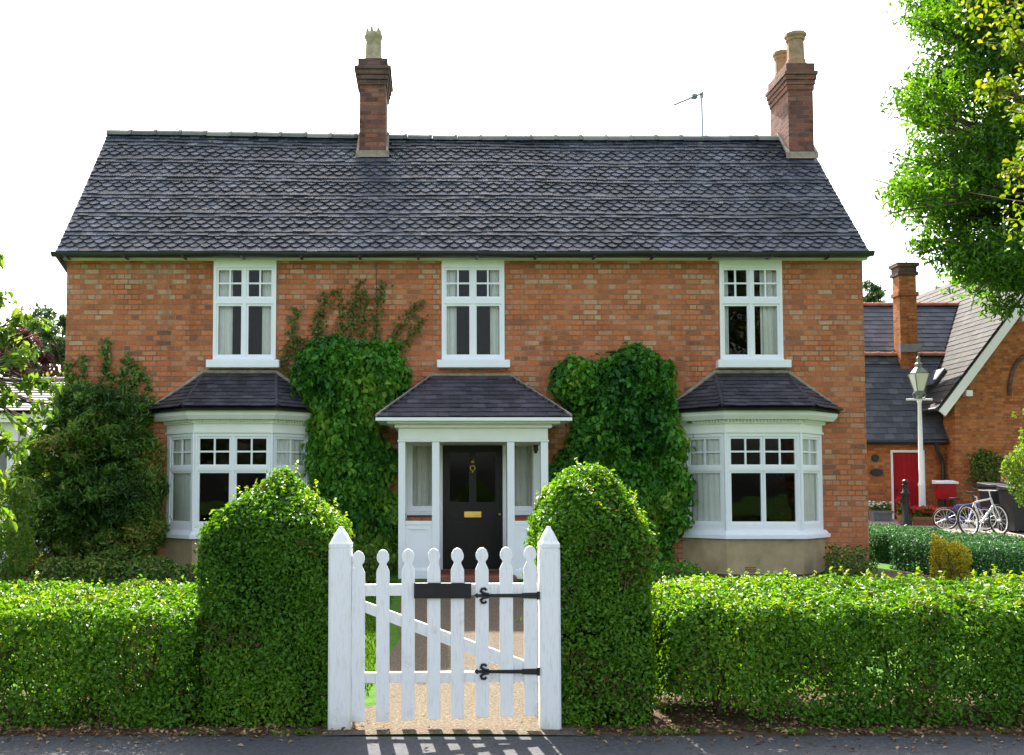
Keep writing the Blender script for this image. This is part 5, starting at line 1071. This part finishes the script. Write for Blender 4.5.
# ------------------------------------------------------------------ lawn blades, fallen leaves
n = 34000; P = np.stack([np.where(RNG.uniform(0, 1, n) < .5, RNG.uniform(-2.2, -.45, n), RNG.uniform(1.15, 3.6, n)), RNG.uniform(7.5, 13.6, n), np.zeros(n)], 1); P[:, 2] = T(0, P[:, 1])+.015
tag(leaves('lawn_grass', P, np.stack([RNG.normal(size=n), RNG.normal(size=n), np.zeros(n)+.2], 1), .055, M['grass_blade'], None, .12, 0, .5, up=np.tile([0, 0, 3.0], (n, 1)), four=True), kind='stuff')
n = 2600; X = RNG.uniform(-4.6, 5.2, n); Y = 6.30+np.abs(RNG.normal(0, .22, n)); k = RNG.uniform(0, 1, n) < .14; Y = np.where(k, 6.29-np.abs(RNG.normal(0, .16, n)), Y); ok = ~((X > -.75) & (X < .92) & (RNG.uniform(0, 1, n) < .93)); X, Y = X[ok], Y[ok]; n = len(X)
P = np.stack([X, Y, np.where(Y < 6.29, .012, T(0, Y)+.014)+RNG.uniform(0, .008, n)], 1)
tag(leaves('leaf_litter', P, np.tile([0, 0, 1.0], (n, 1)), .038, M['dead_leaf'], None, .6, 0, .45, four=True), kind='stuff')
n = 1500; X = np.concatenate([RNG.uniform(-4.6, -.7, n//2), RNG.uniform(.95, 5, n//2)]); Yv = 6.31+np.abs(RNG.normal(0, .08, n)); P = np.stack([X, Yv, T(0, Yv)+.02], 1)
P = P[wob(P, 2.5, 77) > .05]
tag(leaves('verge_weeds', P, np.stack([RNG.normal(size=len(P)), RNG.normal(size=len(P)), np.ones(len(P))], 1), .04, M['privet'], None, .5, 0, 1.0, four=True), kind='stuff')
# ------------------------------------------------------------------ light and sky
EL, AZ = R(45.8), R(6)
sd = Vector((-math.sin(AZ)*math.cos(EL), math.cos(AZ)*math.cos(EL), math.sin(EL)))
sun = bpy.data.lights.new('sun', 'SUN'); so = bpy.data.objects.new('sun', sun); C.objects.link(so); so.rotation_euler = sd.to_track_quat('Z', 'Y').to_euler(); sun.energy = 5.0; sun.angle = R(.6); sun.color = (1, .94, .84); so.location = (0, 30, 30)
w = bpy.data.worlds.new('World'); SC.world = w; w.use_nodes = True; nt = w.node_tree; nt.nodes.clear()
out = nt.nodes.new('ShaderNodeOutputWorld'); bg = nt.nodes.new('ShaderNodeBackground'); sky = nt.nodes.new('ShaderNodeTexSky'); sky.sky_type = 'NISHITA'; sky.sun_disc = False; sky.sun_elevation = EL; sky.sun_rotation = -AZ; sky.dust_density = 4; sky.air_density = 1.2; sky.ozone_density = 1
hs = nt.nodes.new('ShaderNodeHueSaturation'); hs.inputs['Saturation'].default_value = .60; hs.inputs['Value'].default_value = 1.0
nt.links.new(sky.outputs[0], hs.inputs['Color']); nt.links.new(hs.outputs[0], bg.inputs[0]); bg.inputs[1].default_value = .13; nt.links.new(bg.outputs[0], out.inputs[0])
vs = SC.view_settings; vs.view_transform = 'Standard'; vs.look = 'None'; vs.gamma = 1; vs.use_curve_mapping = False; vs.exposure = 1.9
SC.cycles.max_bounces = 8; SC.cycles.transparent_max_bounces = 12; SC.cycles.sample_clamp_indirect = 6
